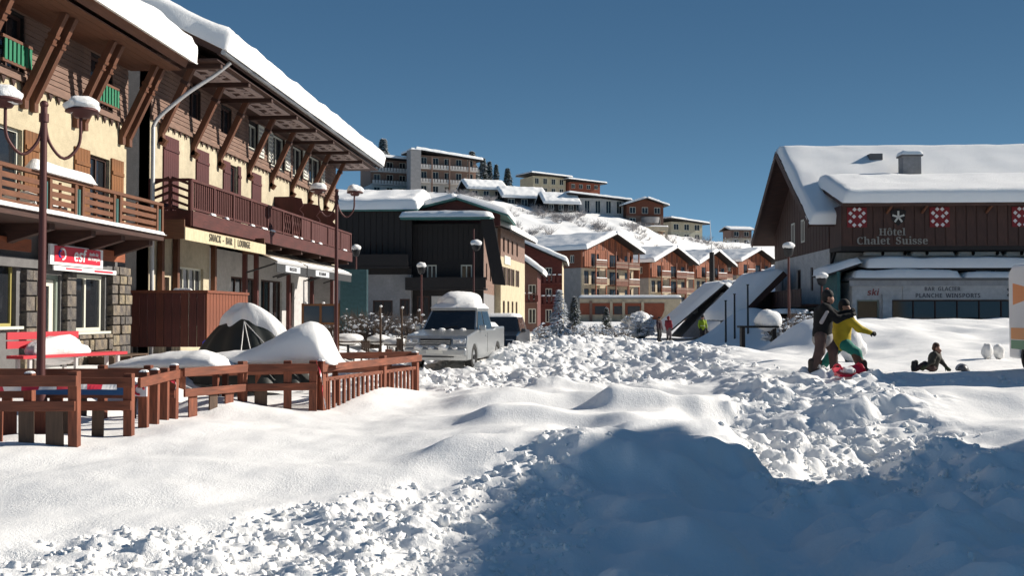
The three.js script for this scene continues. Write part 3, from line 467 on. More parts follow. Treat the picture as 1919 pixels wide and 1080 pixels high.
// ---------------------------------------------------------------- dark timber chalet across the end of the terrace
{
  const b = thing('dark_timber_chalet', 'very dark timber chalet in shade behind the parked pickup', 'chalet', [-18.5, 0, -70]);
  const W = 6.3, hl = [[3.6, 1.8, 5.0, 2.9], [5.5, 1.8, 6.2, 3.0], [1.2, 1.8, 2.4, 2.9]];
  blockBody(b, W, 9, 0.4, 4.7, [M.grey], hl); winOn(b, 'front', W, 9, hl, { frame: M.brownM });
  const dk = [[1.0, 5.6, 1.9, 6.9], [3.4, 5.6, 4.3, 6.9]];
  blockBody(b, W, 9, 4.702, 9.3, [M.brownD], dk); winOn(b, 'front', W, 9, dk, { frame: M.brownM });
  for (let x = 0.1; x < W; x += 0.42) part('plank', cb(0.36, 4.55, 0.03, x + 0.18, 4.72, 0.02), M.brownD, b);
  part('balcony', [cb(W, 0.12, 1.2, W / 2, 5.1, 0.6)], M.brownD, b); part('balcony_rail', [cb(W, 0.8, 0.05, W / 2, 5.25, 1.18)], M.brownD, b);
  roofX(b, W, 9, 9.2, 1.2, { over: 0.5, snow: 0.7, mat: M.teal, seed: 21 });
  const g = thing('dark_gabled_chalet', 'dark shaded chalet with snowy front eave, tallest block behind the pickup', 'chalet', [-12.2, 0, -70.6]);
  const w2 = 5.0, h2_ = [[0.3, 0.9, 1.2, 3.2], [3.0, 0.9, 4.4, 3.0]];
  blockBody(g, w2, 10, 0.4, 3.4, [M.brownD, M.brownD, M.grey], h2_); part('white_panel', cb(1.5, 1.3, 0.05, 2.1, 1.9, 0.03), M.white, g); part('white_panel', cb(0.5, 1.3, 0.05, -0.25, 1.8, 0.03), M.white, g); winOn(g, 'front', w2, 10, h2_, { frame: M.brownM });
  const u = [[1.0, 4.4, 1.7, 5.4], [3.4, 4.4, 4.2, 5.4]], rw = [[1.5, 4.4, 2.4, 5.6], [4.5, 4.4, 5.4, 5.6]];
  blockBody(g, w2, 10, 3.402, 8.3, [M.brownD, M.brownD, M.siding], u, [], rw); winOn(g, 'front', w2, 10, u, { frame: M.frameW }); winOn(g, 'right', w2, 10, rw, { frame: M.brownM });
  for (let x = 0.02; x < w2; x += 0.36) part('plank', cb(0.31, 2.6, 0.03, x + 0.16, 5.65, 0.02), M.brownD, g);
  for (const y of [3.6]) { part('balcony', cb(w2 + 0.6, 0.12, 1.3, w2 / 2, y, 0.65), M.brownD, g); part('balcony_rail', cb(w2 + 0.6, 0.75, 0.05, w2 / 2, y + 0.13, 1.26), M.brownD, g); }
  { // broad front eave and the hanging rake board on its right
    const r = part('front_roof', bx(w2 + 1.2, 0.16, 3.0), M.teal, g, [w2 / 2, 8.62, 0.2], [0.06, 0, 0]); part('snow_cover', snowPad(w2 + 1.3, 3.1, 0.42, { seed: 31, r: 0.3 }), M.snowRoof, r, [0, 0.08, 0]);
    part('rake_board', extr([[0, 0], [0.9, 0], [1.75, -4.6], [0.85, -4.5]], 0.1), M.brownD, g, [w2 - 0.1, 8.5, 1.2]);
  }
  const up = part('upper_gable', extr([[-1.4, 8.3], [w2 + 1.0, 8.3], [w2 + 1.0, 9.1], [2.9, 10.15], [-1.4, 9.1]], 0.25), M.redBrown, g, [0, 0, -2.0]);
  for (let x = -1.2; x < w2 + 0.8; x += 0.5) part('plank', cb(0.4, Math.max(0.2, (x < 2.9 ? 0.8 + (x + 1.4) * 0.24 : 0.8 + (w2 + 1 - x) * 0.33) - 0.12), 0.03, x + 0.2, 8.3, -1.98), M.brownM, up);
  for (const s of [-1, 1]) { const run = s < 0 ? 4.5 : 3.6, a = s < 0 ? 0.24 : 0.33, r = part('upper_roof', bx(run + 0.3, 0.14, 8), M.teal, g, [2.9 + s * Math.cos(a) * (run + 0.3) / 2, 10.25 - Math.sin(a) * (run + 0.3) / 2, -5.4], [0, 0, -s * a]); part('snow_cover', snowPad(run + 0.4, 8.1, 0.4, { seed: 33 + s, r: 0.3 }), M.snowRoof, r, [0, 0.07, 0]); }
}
{ // cream house with brown upper floor beside the dark chalet, its lit side up the street
  const b = thing('cream_street_house', 'cream house with brown planked upper floor right of the dark chalets', 'house', [-6.7, 0, -79], 1.487);
  const W = 13, hs = [[1, 0.8, 2, 3], [3.2, 0.8, 4.2, 3], [5.4, 0.8, 6.4, 3], [7.6, 0.8, 8.6, 3]], h1 = [[1, 4.3, 1.9, 5.7], [3.2, 4.3, 4.1, 5.7], [5.4, 4.3, 6.3, 5.7], [8, 4.3, 8.9, 5.7]], h3 = h1.map(([a, , c]) => [a, 6.9, c, 8.1]);
  blockBody(b, W, 5, 0.3, 6.5, [M.cream], [...hs, ...h1]); winOn(b, 'front', W, 5, hs, { frame: M.brownM }); winOn(b, 'front', W, 5, h1, { frame: M.brownM });
  blockBody(b, W, 5, 6.502, 8.8, [M.siding, M.grey], h3); winOn(b, 'front', W, 5, h3, { frame: M.brownM });
  for (const [a, , c] of h1) for (const x of [a - 0.45, c + 0.02]) part('shutter', cb(0.42, 1.4, 0.04, x + 0.21, 4.3, 0.03), M.brownM, b);
  part('name_board', cb(3, 0.7, 0.06, 3, 5.95, 0.04), M.frameW, b);
  roofX(b, W, 5, 8.7, 1.0, { over: 0.9, snow: 0.4, mat: M.brownD, seed: 41 });
}
function redHouse(label, pos, W, yE, D, rise, apex, mats, seed, floors) { // gable to the street, towards the viewer
  const b = thing('red_timber_house', label, 'house', pos, 0, 'red timber houses down the street');
  const hs = []; for (let f = 0; f < floors; f++) for (let x = 0.5; x + 0.8 < W; x += 1.45) hs.push([x, 1 + f * 2.4, x + 0.75, 2.5 + f * 2.4]);
  blockBody(b, W, D, 0.2, yE, mats, hs); winOn(b, 'front', W, D, hs, { frame: M.frameW });
  part('gable', gable(W, yE, rise, 0.25, apex), mats[0], b);
  for (let f = 1; f < floors; f++) { part('balcony', cb(W, 0.12, 0.9, W / 2, 0.6 + f * 2.4, 0.45), mats[0], b); const rl = part('balcony_rail', [cb(W, 0.08, 0.06, W / 2, 1.5 + f * 2.4, 0.88)], mats[0], b); for (let x = 0.25; x < W; x += 0.5) part('baluster', cb(0.32, 0.66, 0.04, x, 0.78 + f * 2.4, 0.88), M.resRed, rl); for (let x = 0.3; x < W - 0.3; x += 0.62) part('snow_patch', snowPad(0.4, 0.14, 0.14, { seed: x + f, r: 0.06, nx: 8, nz: 6 }), M.snowRoof, rl, [x + 0.2, 1.58 + f * 2.4, 0.88]); }
  roofZ(b, W, D, yE, rise, { over: 0.5, overF: 1.2, snow: 0.5, mat: M.brownD, seed, apex });
  return b;
}
redHouse('low red-brown timber house with a drooping snowy roof beside the cream house', [-9.2, 0, -101], 4.3, 6.2, 7, 2.0, 0.35, [panel([0.24, 0.12, 0.09]), M.resRed, M.resRed], 51, 2);
redHouse('tall dark red timber house with snowy balcony rails at the street end', [-11.0, 0, -116], 8.2, 8.0, 9, 2.2, 0.4, [M.resRed, M.resRed, M.cream], 55, 3);

// ---------------------------------------------------------------- stepped apartment houses with wooden gables
function residence(label, [x, y, z], turn, W, D, floors, seed, sideW) {
  const b = thing('apartment_house', label, 'apartments', [x, y, z], turn, 'apartment houses with wooden gables');
  const r = rng(seed), fh = 2.75, yW = (floors - 1) * fh, yE = floors * fh + 0.2, rise = 2.4;
  const hf = [], hl = [], hu = [];
  const cols = [[0.5, 1.7], [2.3, 4.3], [W * 0.52, W * 0.52 + 2.4], [W - 2.4, W - 0.6]];
  for (let f = 0; f < floors - 1; f++) cols.forEach(([a, c]) => hf.push([a, f * fh + 0.3, c, f * fh + 2.35]));
  cols.slice(1).forEach(([a, c]) => hu.push([a, yW + 0.35, c, yW + 2.3]));
  for (let f = 1; f < floors; f++) hl.push([D - 2.6, f * fh + 0.9, D - 1.7, f * fh + 2.1]);
  blockBody(b, W, D, -2, yW, [M.resCream, M.resGrey, M.resCream], hf, []); winOn(b, 'front', W, D, hf, { frame: M.brownM, pane: M.glassB });
  const l2 = [[D - 2.6, yW + 0.8, D - 1.8, yW + 2.0], [3, yW + 0.8, 3.9, yW + 2.0]];
  blockBody(b, W, D, yW + 0.002, yE, [M.orange, M.orangeD, M.orange], hu, l2); winOn(b, 'front', W, D, hu, { frame: M.brownM, pane: M.glassB }); winOn(b, 'left', W, D, l2);
  for (let q = 0.0; q < D - 6; q += 0.62) part('side_plank', cb(0.04, yW + 0.0, 0.56, -0.022, 0, -5.6 - q), M.resRed, b);
  const gb = part('gable', gable(W, yE, rise), M.orange, b); for (let q = 0.2; q < W - 0.3; q += 0.55) { const h = rise * (1 - Math.abs(q + 0.22 - W / 2) / (W / 2)); if (h > 0.25) part('plank', cb(0.42, h - 0.1, 0.04, q + 0.22, yE, 0.02), (Math.round(q / 0.55) % 3) ? M.orange : M.orangeD, gb); }
  for (let q = 0.1; q < W - 0.2; q += 0.5) if (!hu.some(([a, , c]) => q + 0.45 > a && q < c)) part('plank', cb(0.4, yE - yW - 0.1, 0.04, q + 0.22, yW + 0.03, 0.02), (Math.round(q / 0.5) % 4) ? M.orange : M.orangeD, b);
  const groups = [[1.9, 4.7, 1.3], [W * 0.52 - 0.5, W * 0.52 + 2.8, 1.7], [W - 2.7, W + 0.3, 1.1]];
  groups.forEach(([a, c, o], gi) => { for (let f = gi === 1 ? 0 : 0; f < floors; f++) {
    const y0 = f * fh + 0.1; const sl = part('balcony', cb(c - a, 0.16, o, (a + c) / 2, y0, o / 2), gi === 1 ? M.orangeD : M.resCream, b);
    const rl = part('balcony_rail', [cb(c - a, 0.1, 0.08, (a + c) / 2, y0 + 1.02, o - 0.04)], M.orangeD, b);
    for (let q = 0; q < 3; q++) part('rail_board', cb(c - a, 0.24, 0.05, (a + c) / 2, y0 + 0.18 + q * 0.28, o - 0.04), r() < 0.5 ? M.orangeD : M.siding, rl);
    part('rail_end', cb(0.05, 0.85, o - 0.1, c - 0.03, y0 + 0.17, o / 2), M.orangeD, rl);
    if (r() < 0.7) part('snow_patch', snowPad(c - a, 0.2, 0.12, { seed: seed + f + gi, r: 0.07, nx: 10, nz: 6 }), M.snowRoof, rl, [(a + c) / 2, y0 + 1.12, o - 0.04]);
  } for (const q of [a + 0.08, c - 0.08]) part('balcony_post', cb(0.16, floors * fh, 0.16, q, 0, o - 0.14), gi === 1 ? M.orangeD : M.orange, b); });
  roofZ(b, W, D, yE, rise, { over: 1.0, overF: 1.7, snow: 0.65, mat: M.brownD, seed });
  return b;
}
residence('nearest orange timber apartment house with stacked balconies and a grey side wall', [-0.7, 0.8, -155], 0.92, 13.6, 17, 4, 61);
residence('second orange apartment house, narrower, with white balcony fronts', [10.9, 0.0, -177], 0.92, 12.5, 17, 4, 67);
residence('third apartment house with a red gable, right of the second one', [20.6, 0.5, -195], 0.92, 12.0, 16, 4, 71);
residence('farthest orange apartment house, its plank gable next to the hotel', [31.0, 1.8, -212], 0.85, 13.0, 16, 4, 77);
{ // terracotta and cream podium in front of them
  const p = thing('podium_building', 'low terracotta and cream podium with a curved red band below the apartments', 'building', [-1.0, 0, -150], 0.05);
  part('wall', wall(14.8, 0.4, 4.2, 3.0), M.resCream, p);
  part('terracotta_band', extr([[0, 1.9], [9.6, 1.9], [10.6, 1.4], [11.2, 0.9], [12.0, 1.6], [12.4, 2.6], [12.4, 3.6], [0, 3.6]], 0.12), M.terracotta, p, [0, 0, 0.125]);
  for (const x of [1.6, 4.6, 6.4, 9.2]) part('pilaster', cb(0.4, 3.4, 0.2, x, 0.5, 0.16), x < 2 ? M.siding : M.resCream, p);
  for (const [x, w] of [[2.2, 1.6], [5.0, 1.2], [7.0, 1.8]]) part('shop_window', cb(w, 1.2, 0.06, x + w / 2, 1.95, 0.14), M.glassB, p);
  part('parapet', cb(15, 0.25, 3.2, 7.4, 4.202, -1.5), M.resGrey, p); part('snow_cover', snowPad(15, 3.2, 0.35, { seed: 81, r: 0.3 }), M.snowRoof, p, [7.4, 4.455, -1.5]);
}
const paleWall = stucco([0.66, 0.62, 0.58]);
// ---------------------------------------------------------------- houses along the crest of the hill
function crestHouse(name, label, [x, y, z], turn, W, D, H, o = {}) {
  const b = thing(name, label, o.cat || 'house', [x, y, z], turn, 'houses along the hill crest');
  const { floors = 2, wallMat = paleWall, upMat = M.brownM, nW = 4, roof = 'x', rise = 1.6, snow = 0.7, bal = true, base = 3 } = o, fh = H / floors, hs = [], up = [];
  for (let f = 0; f < floors; f++) for (let i = 0; i < nW; i++) { const p = W / nW, a = i * p + p * 0.25; (f === 0 ? hs : up).push([a, f * fh + 0.5, a + p * 0.5, f * fh + fh - 0.5]); }
  blockBody(b, W, D, -base, fh, [wallMat], hs); winOn(b, 'front', W, D, hs, { frame: M.frameW });
  if (floors > 1) { blockBody(b, W, D, fh + 0.002, H, [upMat], up); winOn(b, 'front', W, D, up, { frame: M.frameW }); }
  if (bal) for (let f = 1; f < floors; f++) { part('balcony', cb(W, 0.2, 1.6, W / 2, f * fh - 0.05, 0.8), wallMat, b); const rl = part('balcony_rail', cb(W, 0.12, 0.08, W / 2, f * fh + 1.0, 1.55), M.brownM, b); for (let q = 0.3; q < W - 0.1; q += W / Math.round(W / 0.75)) part('baluster', cb(0.56, 0.8, 0.05, q, f * fh + 0.2, 1.55), wallMat, rl); }
  if (roof === 'x') roofX(b, W, D, H, rise, { over: 0.9, snow, mat: M.brownD, seed: x * 3 + 7 });
  if (roof === 'z') { part('gable', gable(W, H, rise), upMat, b); roofZ(b, W, D, H, rise, { over: 0.9, overF: 1.6, snow, mat: M.brownD, seed: x * 3 + 9 }); }
  if (roof === 'mono') { const a = o.slope || 0.09, r = part('roof', bx(W + 2.4, 0.3, D + 2.2), M.brownD, b, [W / 2, H + 0.3, -D / 2 + 0.7], [0.03, 0, -a]); part('snow_cover', snowPad(W + 2.6, D + 2.4, snow, { seed: x + 3, r: 0.5 }), M.snowRoof, r, [0, 0.15, 0]); }
  return b;
}
crestHouse('crest_apartments', 'wide pale apartment block with long balconies, leftmost on the hill crest', [-52.6, 30.6, -244], 0.5, 13.0, 9, 9.4, { floors: 3, nW: 4, roof: 'mono', slope: 0.03, cat: 'apartments', upMat: M.siding });
{ const b = crestHouse('crest_apartments', 'tall apartment block with a pale stair tower and brown top floor on the crest', [-40.4, 30.2, -241], 0.5, 15.0, 9, 10.2, { floors: 3, nW: 5, roof: 'mono', slope: 0.09, cat: 'apartments', upMat: panel([0.36, 0.22, 0.16]) });
  part('stair_tower', cb(2.6, 13.6, 3, -1.2, -2.5, 0.4), M.grey, b); part('snow_cover', snowPad(2.7, 3.1, 0.5, { seed: 4, r: 0.4 }), M.snowRoof, b, [-1.2, 11.1, 0.4]); for (const x of [3, 7.5, 12.6]) part('column', cb(0.35, 9.6, 0.3, x, 0, 1.5), M.siding, b); }
crestHouse('crest_chalet', 'white chalet with a broad snowy roof next to the tall crest apartments', [-27.4, 28.8, -236], 0.42, 8.4, 7, 2.9, { floors: 1, nW: 3, rise: 1.9, wallMat: M.resCream, bal: false });
crestHouse('crest_chalet', 'dark chalet under the broadest snowy roof on the crest', [-19.0, 26.8, -235], 0.36, 9.6, 8, 2.7, { floors: 1, nW: 3, rise: 2.3, wallMat: M.brownD, bal: false });
crestHouse('crest_chalet', 'small dark hut with two snowy roof panels on the crest', [-9.2, 25.4, -232], 0.34, 7.2, 6, 2.4, { floors: 1, nW: 3, rise: 2.1, wallMat: M.brownD, bal: false });
crestHouse('crest_tower_house', 'flat roofed cream house standing above the dark snowy chalets', [-14.2, 33.6, -268], 0.5, 9.8, 8, 5.2, { floors: 2, nW: 4, roof: 'mono', slope: 0.05, wallMat: M.resCream, upMat: M.cream, bal: false, snow: 0.45, base: 6 });
crestHouse('crest_tower_house', 'red fronted flat roofed house behind the crest chalets', [-4.6, 33.2, -272], 0.5, 9.4, 8, 4.4, { floors: 2, nW: 4, roof: 'mono', slope: 0.05, wallMat: M.terracotta, upMat: M.terracotta, bal: false, snow: 0.4, base: 6 });
crestHouse('crest_lodge', 'long low lodge with dark window bays near the right end of the crest', [-3.6, 25.2, -236], 0.36, 13.4, 8, 4.0, { floors: 1, nW: 5, roof: 'mono', slope: 0.08, wallMat: M.white, bal: false, snow: 0.5, base: 5 });
{ const b = crestHouse('crest_gabled_house', 'tall brown gabled house with a round balcony at the right end of the crest', [9.3, 22.6, -238], 0.25, 9.0, 8, 5.0, { floors: 2, nW: 3, roof: 'z', rise: 1.4, wallMat: M.siding, upMat: M.orangeD, bal: false, snow: 0.45, base: 3.4 });
  part('round_balcony', metreUV(new THREE.CylinderGeometry(2.2, 2.0, 1.3, 20)), M.grey, b, [5.6, 1.4, 0.4]); part('terrace', cb(5.6, 1.0, 2.4, 6.6, -1.2, 1.1), M.resCream, b); part('snow_cover', snowPad(5.8, 2.5, 0.3, { seed: 5, r: 0.25 }), M.snowRoof, b, [6.6, -0.195, 1.1]); for (const x of [4.2, 6.4, 9.0]) part('terrace_pillar', cb(0.5, 2.6, 0.5, x, -3.8, 2.0), M.resCream, b); }
crestHouse('crest_villa', 'pale green-grey villa with a flat snowy roof right of the crest', [21.6, 20.6, -262], 0.5, 9.6, 9, 5.2, { floors: 2, nW: 3, roof: 'mono', slope: 0.0, wallMat: stucco([0.44, 0.43, 0.34]), upMat: stucco([0.5, 0.45, 0.33]), bal: false, snow: 0.45, base: 4 });
crestHouse('distant_house', 'distant pale house among frosted bare trees near the hotel', [43.6, 22.6, -310], 0.3, 6.6, 6, 5.0, { floors: 2, nW: 2, roof: 'x', rise: 0.8, wallMat: M.resCream, upMat: M.siding, bal: false, snow: 0.4, base: 4 });
// ---------------------------------------------------------------- hotel on the right
{
  const b = thing('hotel_chalet', 'large brown and white chalet hotel with deep snow on its long roof', 'hotel', [12.45, 0, -53.2], 0.03);
  const W = 26, D = 13;
  const g1 = [[0.6, 3.6, 2.0, 4.5], [3.2, 3.6, 4.2, 4.5], [5.6, 3.6, 7.4, 4.5], [9.2, 3.6, 10.4, 4.5], [12.6, 3.6, 14.4, 4.5]], lw = [[1.6, 3.2, 2.1, 4.5], [3.4, 3.2, 4.0, 4.5], [5.6, 3.2, 6.6, 4.5], [8.8, 3.2, 9.4, 4.5]];
  blockBody(b, W, D, 0.6, 5.3, [M.white], g1, lw); winOn(b, 'front', W, D, g1, { frame: M.brownM }); winOn(b, 'left', W, D, lw, { frame: M.brownM });
  const lu = [[4.4, 5.9, 5.2, 7.2], [7.2, 5.9, 8.0, 7.2]];
  blockBody(b, W, D, 5.302, 7.0, [M.brownM, M.brownM], [], []);
  part('gable', extr([[0, 7.0], [D, 7.0], [D * 0.5, 11.0]], 0.25), M.brownM, b, [0, 0, -D], [0, -Math.PI / 2, 0]);
  winOn(b, 'left', W, D, [[4.6, 6.0, 5.4, 7.3], [7.0, 6.0, 7.8, 7.3]], { frame: M.frameW, back: -0.04 });
  for (let q = 0.1; q < D - 0.4; q += 0.62) { const h = 1.65 + Math.max(0, 4.0 * (1 - Math.abs(q + 0.28 - D / 2) / (D / 2)) - 0.25); part('gable_plank', cb(0.04, h, 0.55, -0.022, 5.32, -D + q + 0.28), M.brownM, b); }
  // main roof
  const a = Math.atan2(4.3, D / 2 + 0.3), len = (D / 2 + 1.0) / Math.cos(a), RW = W + 2.4;
  for (const s of [1, -1]) { const r = part('roof', bx(RW, 0.22, len), M.brownM, b, [RW / 2 - 1.25, 11.2 - Math.sin(a) * len / 2, -D / 2 + s * Math.cos(a) * len / 2], [s * a, 0, 0]); part('snow_cover', snowPad(RW + 0.1, len + 0.2, 0.55, { seed: 90 + s, r: 0.3, nx: 60, nz: 30, amp: 0.05 }), M.snowRoof, r, [0, 0.11, s * 0.1]); part('barge_board', bx(0.08, 0.4, len), M.brownM, r, [-RW / 2 - 0.03, 0, 0]); }
  // projecting front block with lower pitch
  const fx = 0.0, FW = 26, FD = 2.2, brownV = wood([0.105, 0.044, 0.030]);
  part('front_gallery', wall(FW, 5.28, 7.3, 0.25), M.brownM, b, [fx, 0, FD]); part('gallery_end', cb(0.25, 2.02, FD - 0.27, fx + 0.125, 5.28, FD / 2 - 0.1), M.brownM, b); part('gallery_floor', cb(FW, 0.2, FD, fx + FW / 2, 5.078, FD / 2), M.brownD, b);
  for (let q = 0.04; q < FW; q += 0.5) part('gallery_plank', cb(0.44, 1.96, 0.03, q + 0.24, 5.31, FD + 0.022), (Math.round(q * 2) % 5) ? M.brownM : brownV, b);
  const fr = part('front_roof', bx(FW + 0.5, 0.2, 5.0), M.brownM, b, [fx + FW / 2 + 0.15, 8.02, FD - 1.75], [0.30, 0, 0]); part('snow_cover', snowPad(FW + 0.6, 5.2, 0.62, { seed: 95, r: 0.42, nx: 60, nz: 24, amp: 0.05 }), M.snowRoof, fr, [0, 0.1, 0.06]);
  for (const x of [2.2, 3.9, 7.0, 9.2, 11.6, 14.6]) part('bracket', beam([x, 6.9, FD + 0.05], [x + 0.12, 7.25, FD + 0.5], 0.1, 0.1), M.brown, b);
  // chevron shutters
  const redS = wood([0.28, 0.012, 0.018]), whS = std([0.62, 0.60, 0.60]);
  for (const x of [0.75, 4.75, 8.7, 12.7]) { const s = part('shutter_pair', cb(0.95, 0.98, 0.05, x, 6.2, FD + 0.055), redS, b); for (const q of [-1, 1]) for (const [u, v] of [[0.12, 0.39], [0.32, 0.2], [0.15, 0.04], [0.33, -0.2], [0.14, -0.38]]) part('white_mark', bx(0.15, 0.15, 0.012, x + q * u, 6.69 + v, FD + 0.087, 0, 0, 0.785), whS, s); }
  const em = part('emblem', extr([[0, -0.42], [0.3, -0.15], [0.36, 0.3], [0, 0.42], [-0.36, 0.3], [-0.3, -0.15]], 0.04, 0.01), M.brownD, b, [2.75, 6.7, FD + 0.08]); part('flower', [0, 1, 2, 3, 4].map((k) => bx(0.09, 0.3, 0.02, Math.sin(k * 1.2566) * 0.15, Math.cos(k * 1.2566) * 0.15, 0, 0, 0, -k * 1.2566)), std([0.5, 0.5, 0.46]), em, [0, 0, 0.012]);
  const ink = std([0.22, 0.21, 0.19]);
  part('lettering', text('Hôtel', 0.34, fontS, 0.03), ink, b, [2.45, 5.98, FD + 0.07]); part('lettering', text('Chalet  Suisse', 0.36, fontS, 0.03), ink, b, [2.45, 5.55, FD + 0.07]);
  // brown posts on the white floor
  for (const x of [0.1, 2.5, 3.6, 4.7, 7.0, 8.2, 9.4, 11.8, 13]) part('bracket_post', [cb(0.14, 1.4, 0.14, x, 3.7, 0.08), beam([x, 4.6, 0.1], [x, 5.05, 0.7], 0.12, 0.12)], M.brownD, b);
  // balcony along the left flank
  const fb = part('side_balcony', cb(1.3, 0.15, 11, -0.67, 2.3, -6.2), M.brownM, b); part('side_snow', snowPad(1.5, 11, 0.25, { seed: 6, r: 0.2 }), M.snowRoof, fb, [-1.6, 1.95, -6.0]); for (let k = 0; k < 18; k++) part('rail_board', cb(0.05, 0.85, 0.55, -1.3, 2.4, -11.3 + k * 0.61), M.brownM, fb);
  part('side_awning', bx(1.8, 0.06, 11, -1.5, 1.9, -6.1, 0, 0, 0.25), M.brownM, b);
  chimney(b, 4.9, 8.6, -2.3, 0.95, 1.75, M.grey);
  const fl = part('flue', cb(0.7, 0.35, 0.6, 3.7, 10.5, -4.4), M.greyD, b);
}
{ // glazed restaurant in front of the hotel
  const b = thing('hotel_restaurant', 'low white shop front with dark windows and stepped snowy roofs below the hotel', 'restaurant', [12.9, 0, -50.5], 0.03);
  const W = 22, bays = [[1.9, 0.9, 8.2, 2.62], [9.1, 0.9, 15.4, 2.62], [16, 0.9, 21.6, 2.62], [0.2, 0.9, 1.3, 2.62]];
  part('front_wall', wall(W, 0.3, 3.5, 0.2, bays), M.white, b); part('left_wall', cb(0.2, 3.2, 2.6, 0.1, 0.3, -1.5), M.white, b);
  bays.forEach((r, i) => windowIn(b, ...r, { bars: i === 3 ? 0 : 5, fw: 0.07, frame: i === 3 ? M.frameG : M.brownM, back: 0.14 }));
  for (const x of [1.6, 8.65]) part('pillar', cb(0.42, 2.5, 0.2, x, 0.4, 0.105), M.white, b);
  part('fascia', cb(W + 0.3, 0.42, 0.1, W / 2, 3.3, 0.06), stucco([0.42, 0.42, 0.43]), b);
  part('sign_board', cb(5.6, 0.75, 0.04, 5.2, 2.64, 0.03), M.white, b);
  const ink = std([0.09, 0.09, 0.1]); part('lettering', text('BAR  GLACIER', 0.19, fontB, 0.008), ink, b, [4.3, 3.15, 0.052]); part('lettering', text('PLANCHE  WINSPORTS', 0.21, fontB, 0.008), ink, b, [4.55, 2.83, 0.052]);
  part('sign_mark', [bx(0.5, 0.1, 0.02, 0, 0, 0, 0, 0, 0.78), bx(0.5, 0.1, 0.021, 0, 0, 0, 0, 0, -0.78), bx(0.1, 0.5, 0.019)], ink, b, [7.55, 2.98, 0.055]);
  part('red_lettering', text('ski', 0.3, fontB, 0.01, 0.2), std([0.25, 0.06, 0.05]), b, [1.0, 3.0, 0.01]);
  const r = part('roof', bx(W + 0.4, 0.12, 2.9), M.greyD, b, [W / 2, 3.62, -1.2]); part('snow_cover', snowPad(5.1, 2.6, 0.42, { seed: 2, r: 0.4 }), M.snowRoof, r, [-8.4, 0.06, 0.2]); part('snow_cover', snowPad(4.6, 2.6, 0.32, { seed: 3, r: 0.35 }), M.snowRoof, r, [-3.4, 0.06, 0.2]);
  const cn = part('upper_canopy', bx(17, 0.14, 2.6), M.brownD, b, [9.3, 4.25, -1.6], [0.10, 0, 0]); part('snow_cover', snowPad(17.1, 2.7, 0.5, { seed: 7, r: 0.35 }), M.snowRoof, cn, [0, 0.07, 0.04]);
  for (let k = 0; k < 7; k++) part('snow_ridge', snowPad(2.3, 0.5, 0.35, { seed: k + 20, r: 0.2, tip: 0.12 }), M.snowRoof, cn, [-7 + k * 2.35, 0.5, -0.8]);
  for (let k = 0; k < 10; k++) part('canopy_tooth', cb(0.5, 0.3, 0.06, 10.6 + k * 0.72, 3.95, -0.35), M.brownD, b);
  part('lean_to', [bx(1.7, 0.1, 3.0, -0.25, 4.12, -1.8, 0, 0, 0.32)], M.brownD, b); part('snow_cover', snowPad(1.8, 3.1, 0.35, { seed: 9, r: 0.3 }), M.snowRoof, b, [-0.25, 4.18, -1.8], [0, 0, 0.32]);
  part('lean_to_wall', cb(0.15, 3.6, 3.2, -0.6, 0.4, -1.8), M.teal, b);
}
// ---------------------------------------------------------------- snow-buried sheds between the hotel and the street
{
  const s = thing('snowy_shed', 'small shed with a long snow-covered roof sloping to the street', 'shed', [9.6, 0, -77], 0.12);
  part('wall', extr([[-2.6, 0.2], [1.3, 0.2], [1.3, 3.0], [0.6, 3.6]], 4), M.grey, s); const r = part('roof', bx(5.6, 0.12, 4.8), M.brownD, s, [-1.5, 2.35, -1.9], [0, 0, 0.70]); part('snow_cover', snowPad(5.7, 4.9, 0.45, { seed: 1, r: 0.3 }), M.snowRoof, r, [0, 0.06, 0]); const q = part('roof', bx(1.5, 0.12, 4.8), M.brownD, s, [1.15, 3.6, -1.9], [0, 0, -0.75]); part('snow_cover', snowPad(1.6, 4.9, 0.4, { seed: 2, r: 0.3 }), M.snowRoof, q, [0, 0.06, 0]);
  const t = thing('snowy_shed', 'taller dark gabled shed behind the long sloping shed roof', 'shed', [11.6, 0, -82], 0.1);
  part('wall', extr([[-1.6, 0.2], [1.6, 0.2], [1.6, 2.9], [0, 4.3], [-1.6, 2.9]], 4), M.greyD, t); for (const k of [-1, 1]) { const o = part('roof', bx(2.7, 0.12, 5), M.brownD, t, [k * 1.02, 3.58, -1.8], [0, 0, -k * 0.72]); part('snow_cover', snowPad(2.8, 5.1, 0.4, { seed: 3 + k, r: 0.3 }), M.snowRoof, o, [0, 0.06, 0]); }
  const h = thing('annex_lodge', 'low brown annex with a broad shaded snowy roof left of the hotel', 'lodge', [9.5, 0, -61], 0.1);
  blockBody(h, 2.2, 7, 0.3, 2.7, [M.brownM, M.brownD], [[0.9, 1.2, 1.7, 2.2]]); winOn(h, 'front', 2.2, 7, [[0.9, 1.2, 1.7, 2.2]]);
  { const o = part('roof', bx(4.0, 0.14, 8), M.brownD, h, [0.5, 2.95, -3.0], [0, 0, 0.78]); part('snow_cover', snowPad(4.1, 8.1, 0.45, { seed: 8, r: 0.35 }), M.snowRoof, o, [0, 0.07, 0]); part('barge_board', bx(4.0, 0.34, 0.06), M.brownM, o, [0, -0.05, 4.04]); }
  const k = thing('snowy_barn', 'broad snow-buried roof spreading between the black poles and the hotel', 'barn', [13.6, 0, -76], 0.1);
  part('wall', cb(5, 2.6, 6, 0, 0.2, -3), M.greyD, k); { const o = part('roof', bx(8.4, 0.14, 8), M.brownD, k, [-1.0, 3.1, -2.6], [0.18, 0, 0.46]); part('snow_cover', snowPad(8.5, 8.1, 0.55, { seed: 12, r: 0.4 }), M.snowRoof, o, [0, 0.07, 0]); }
}
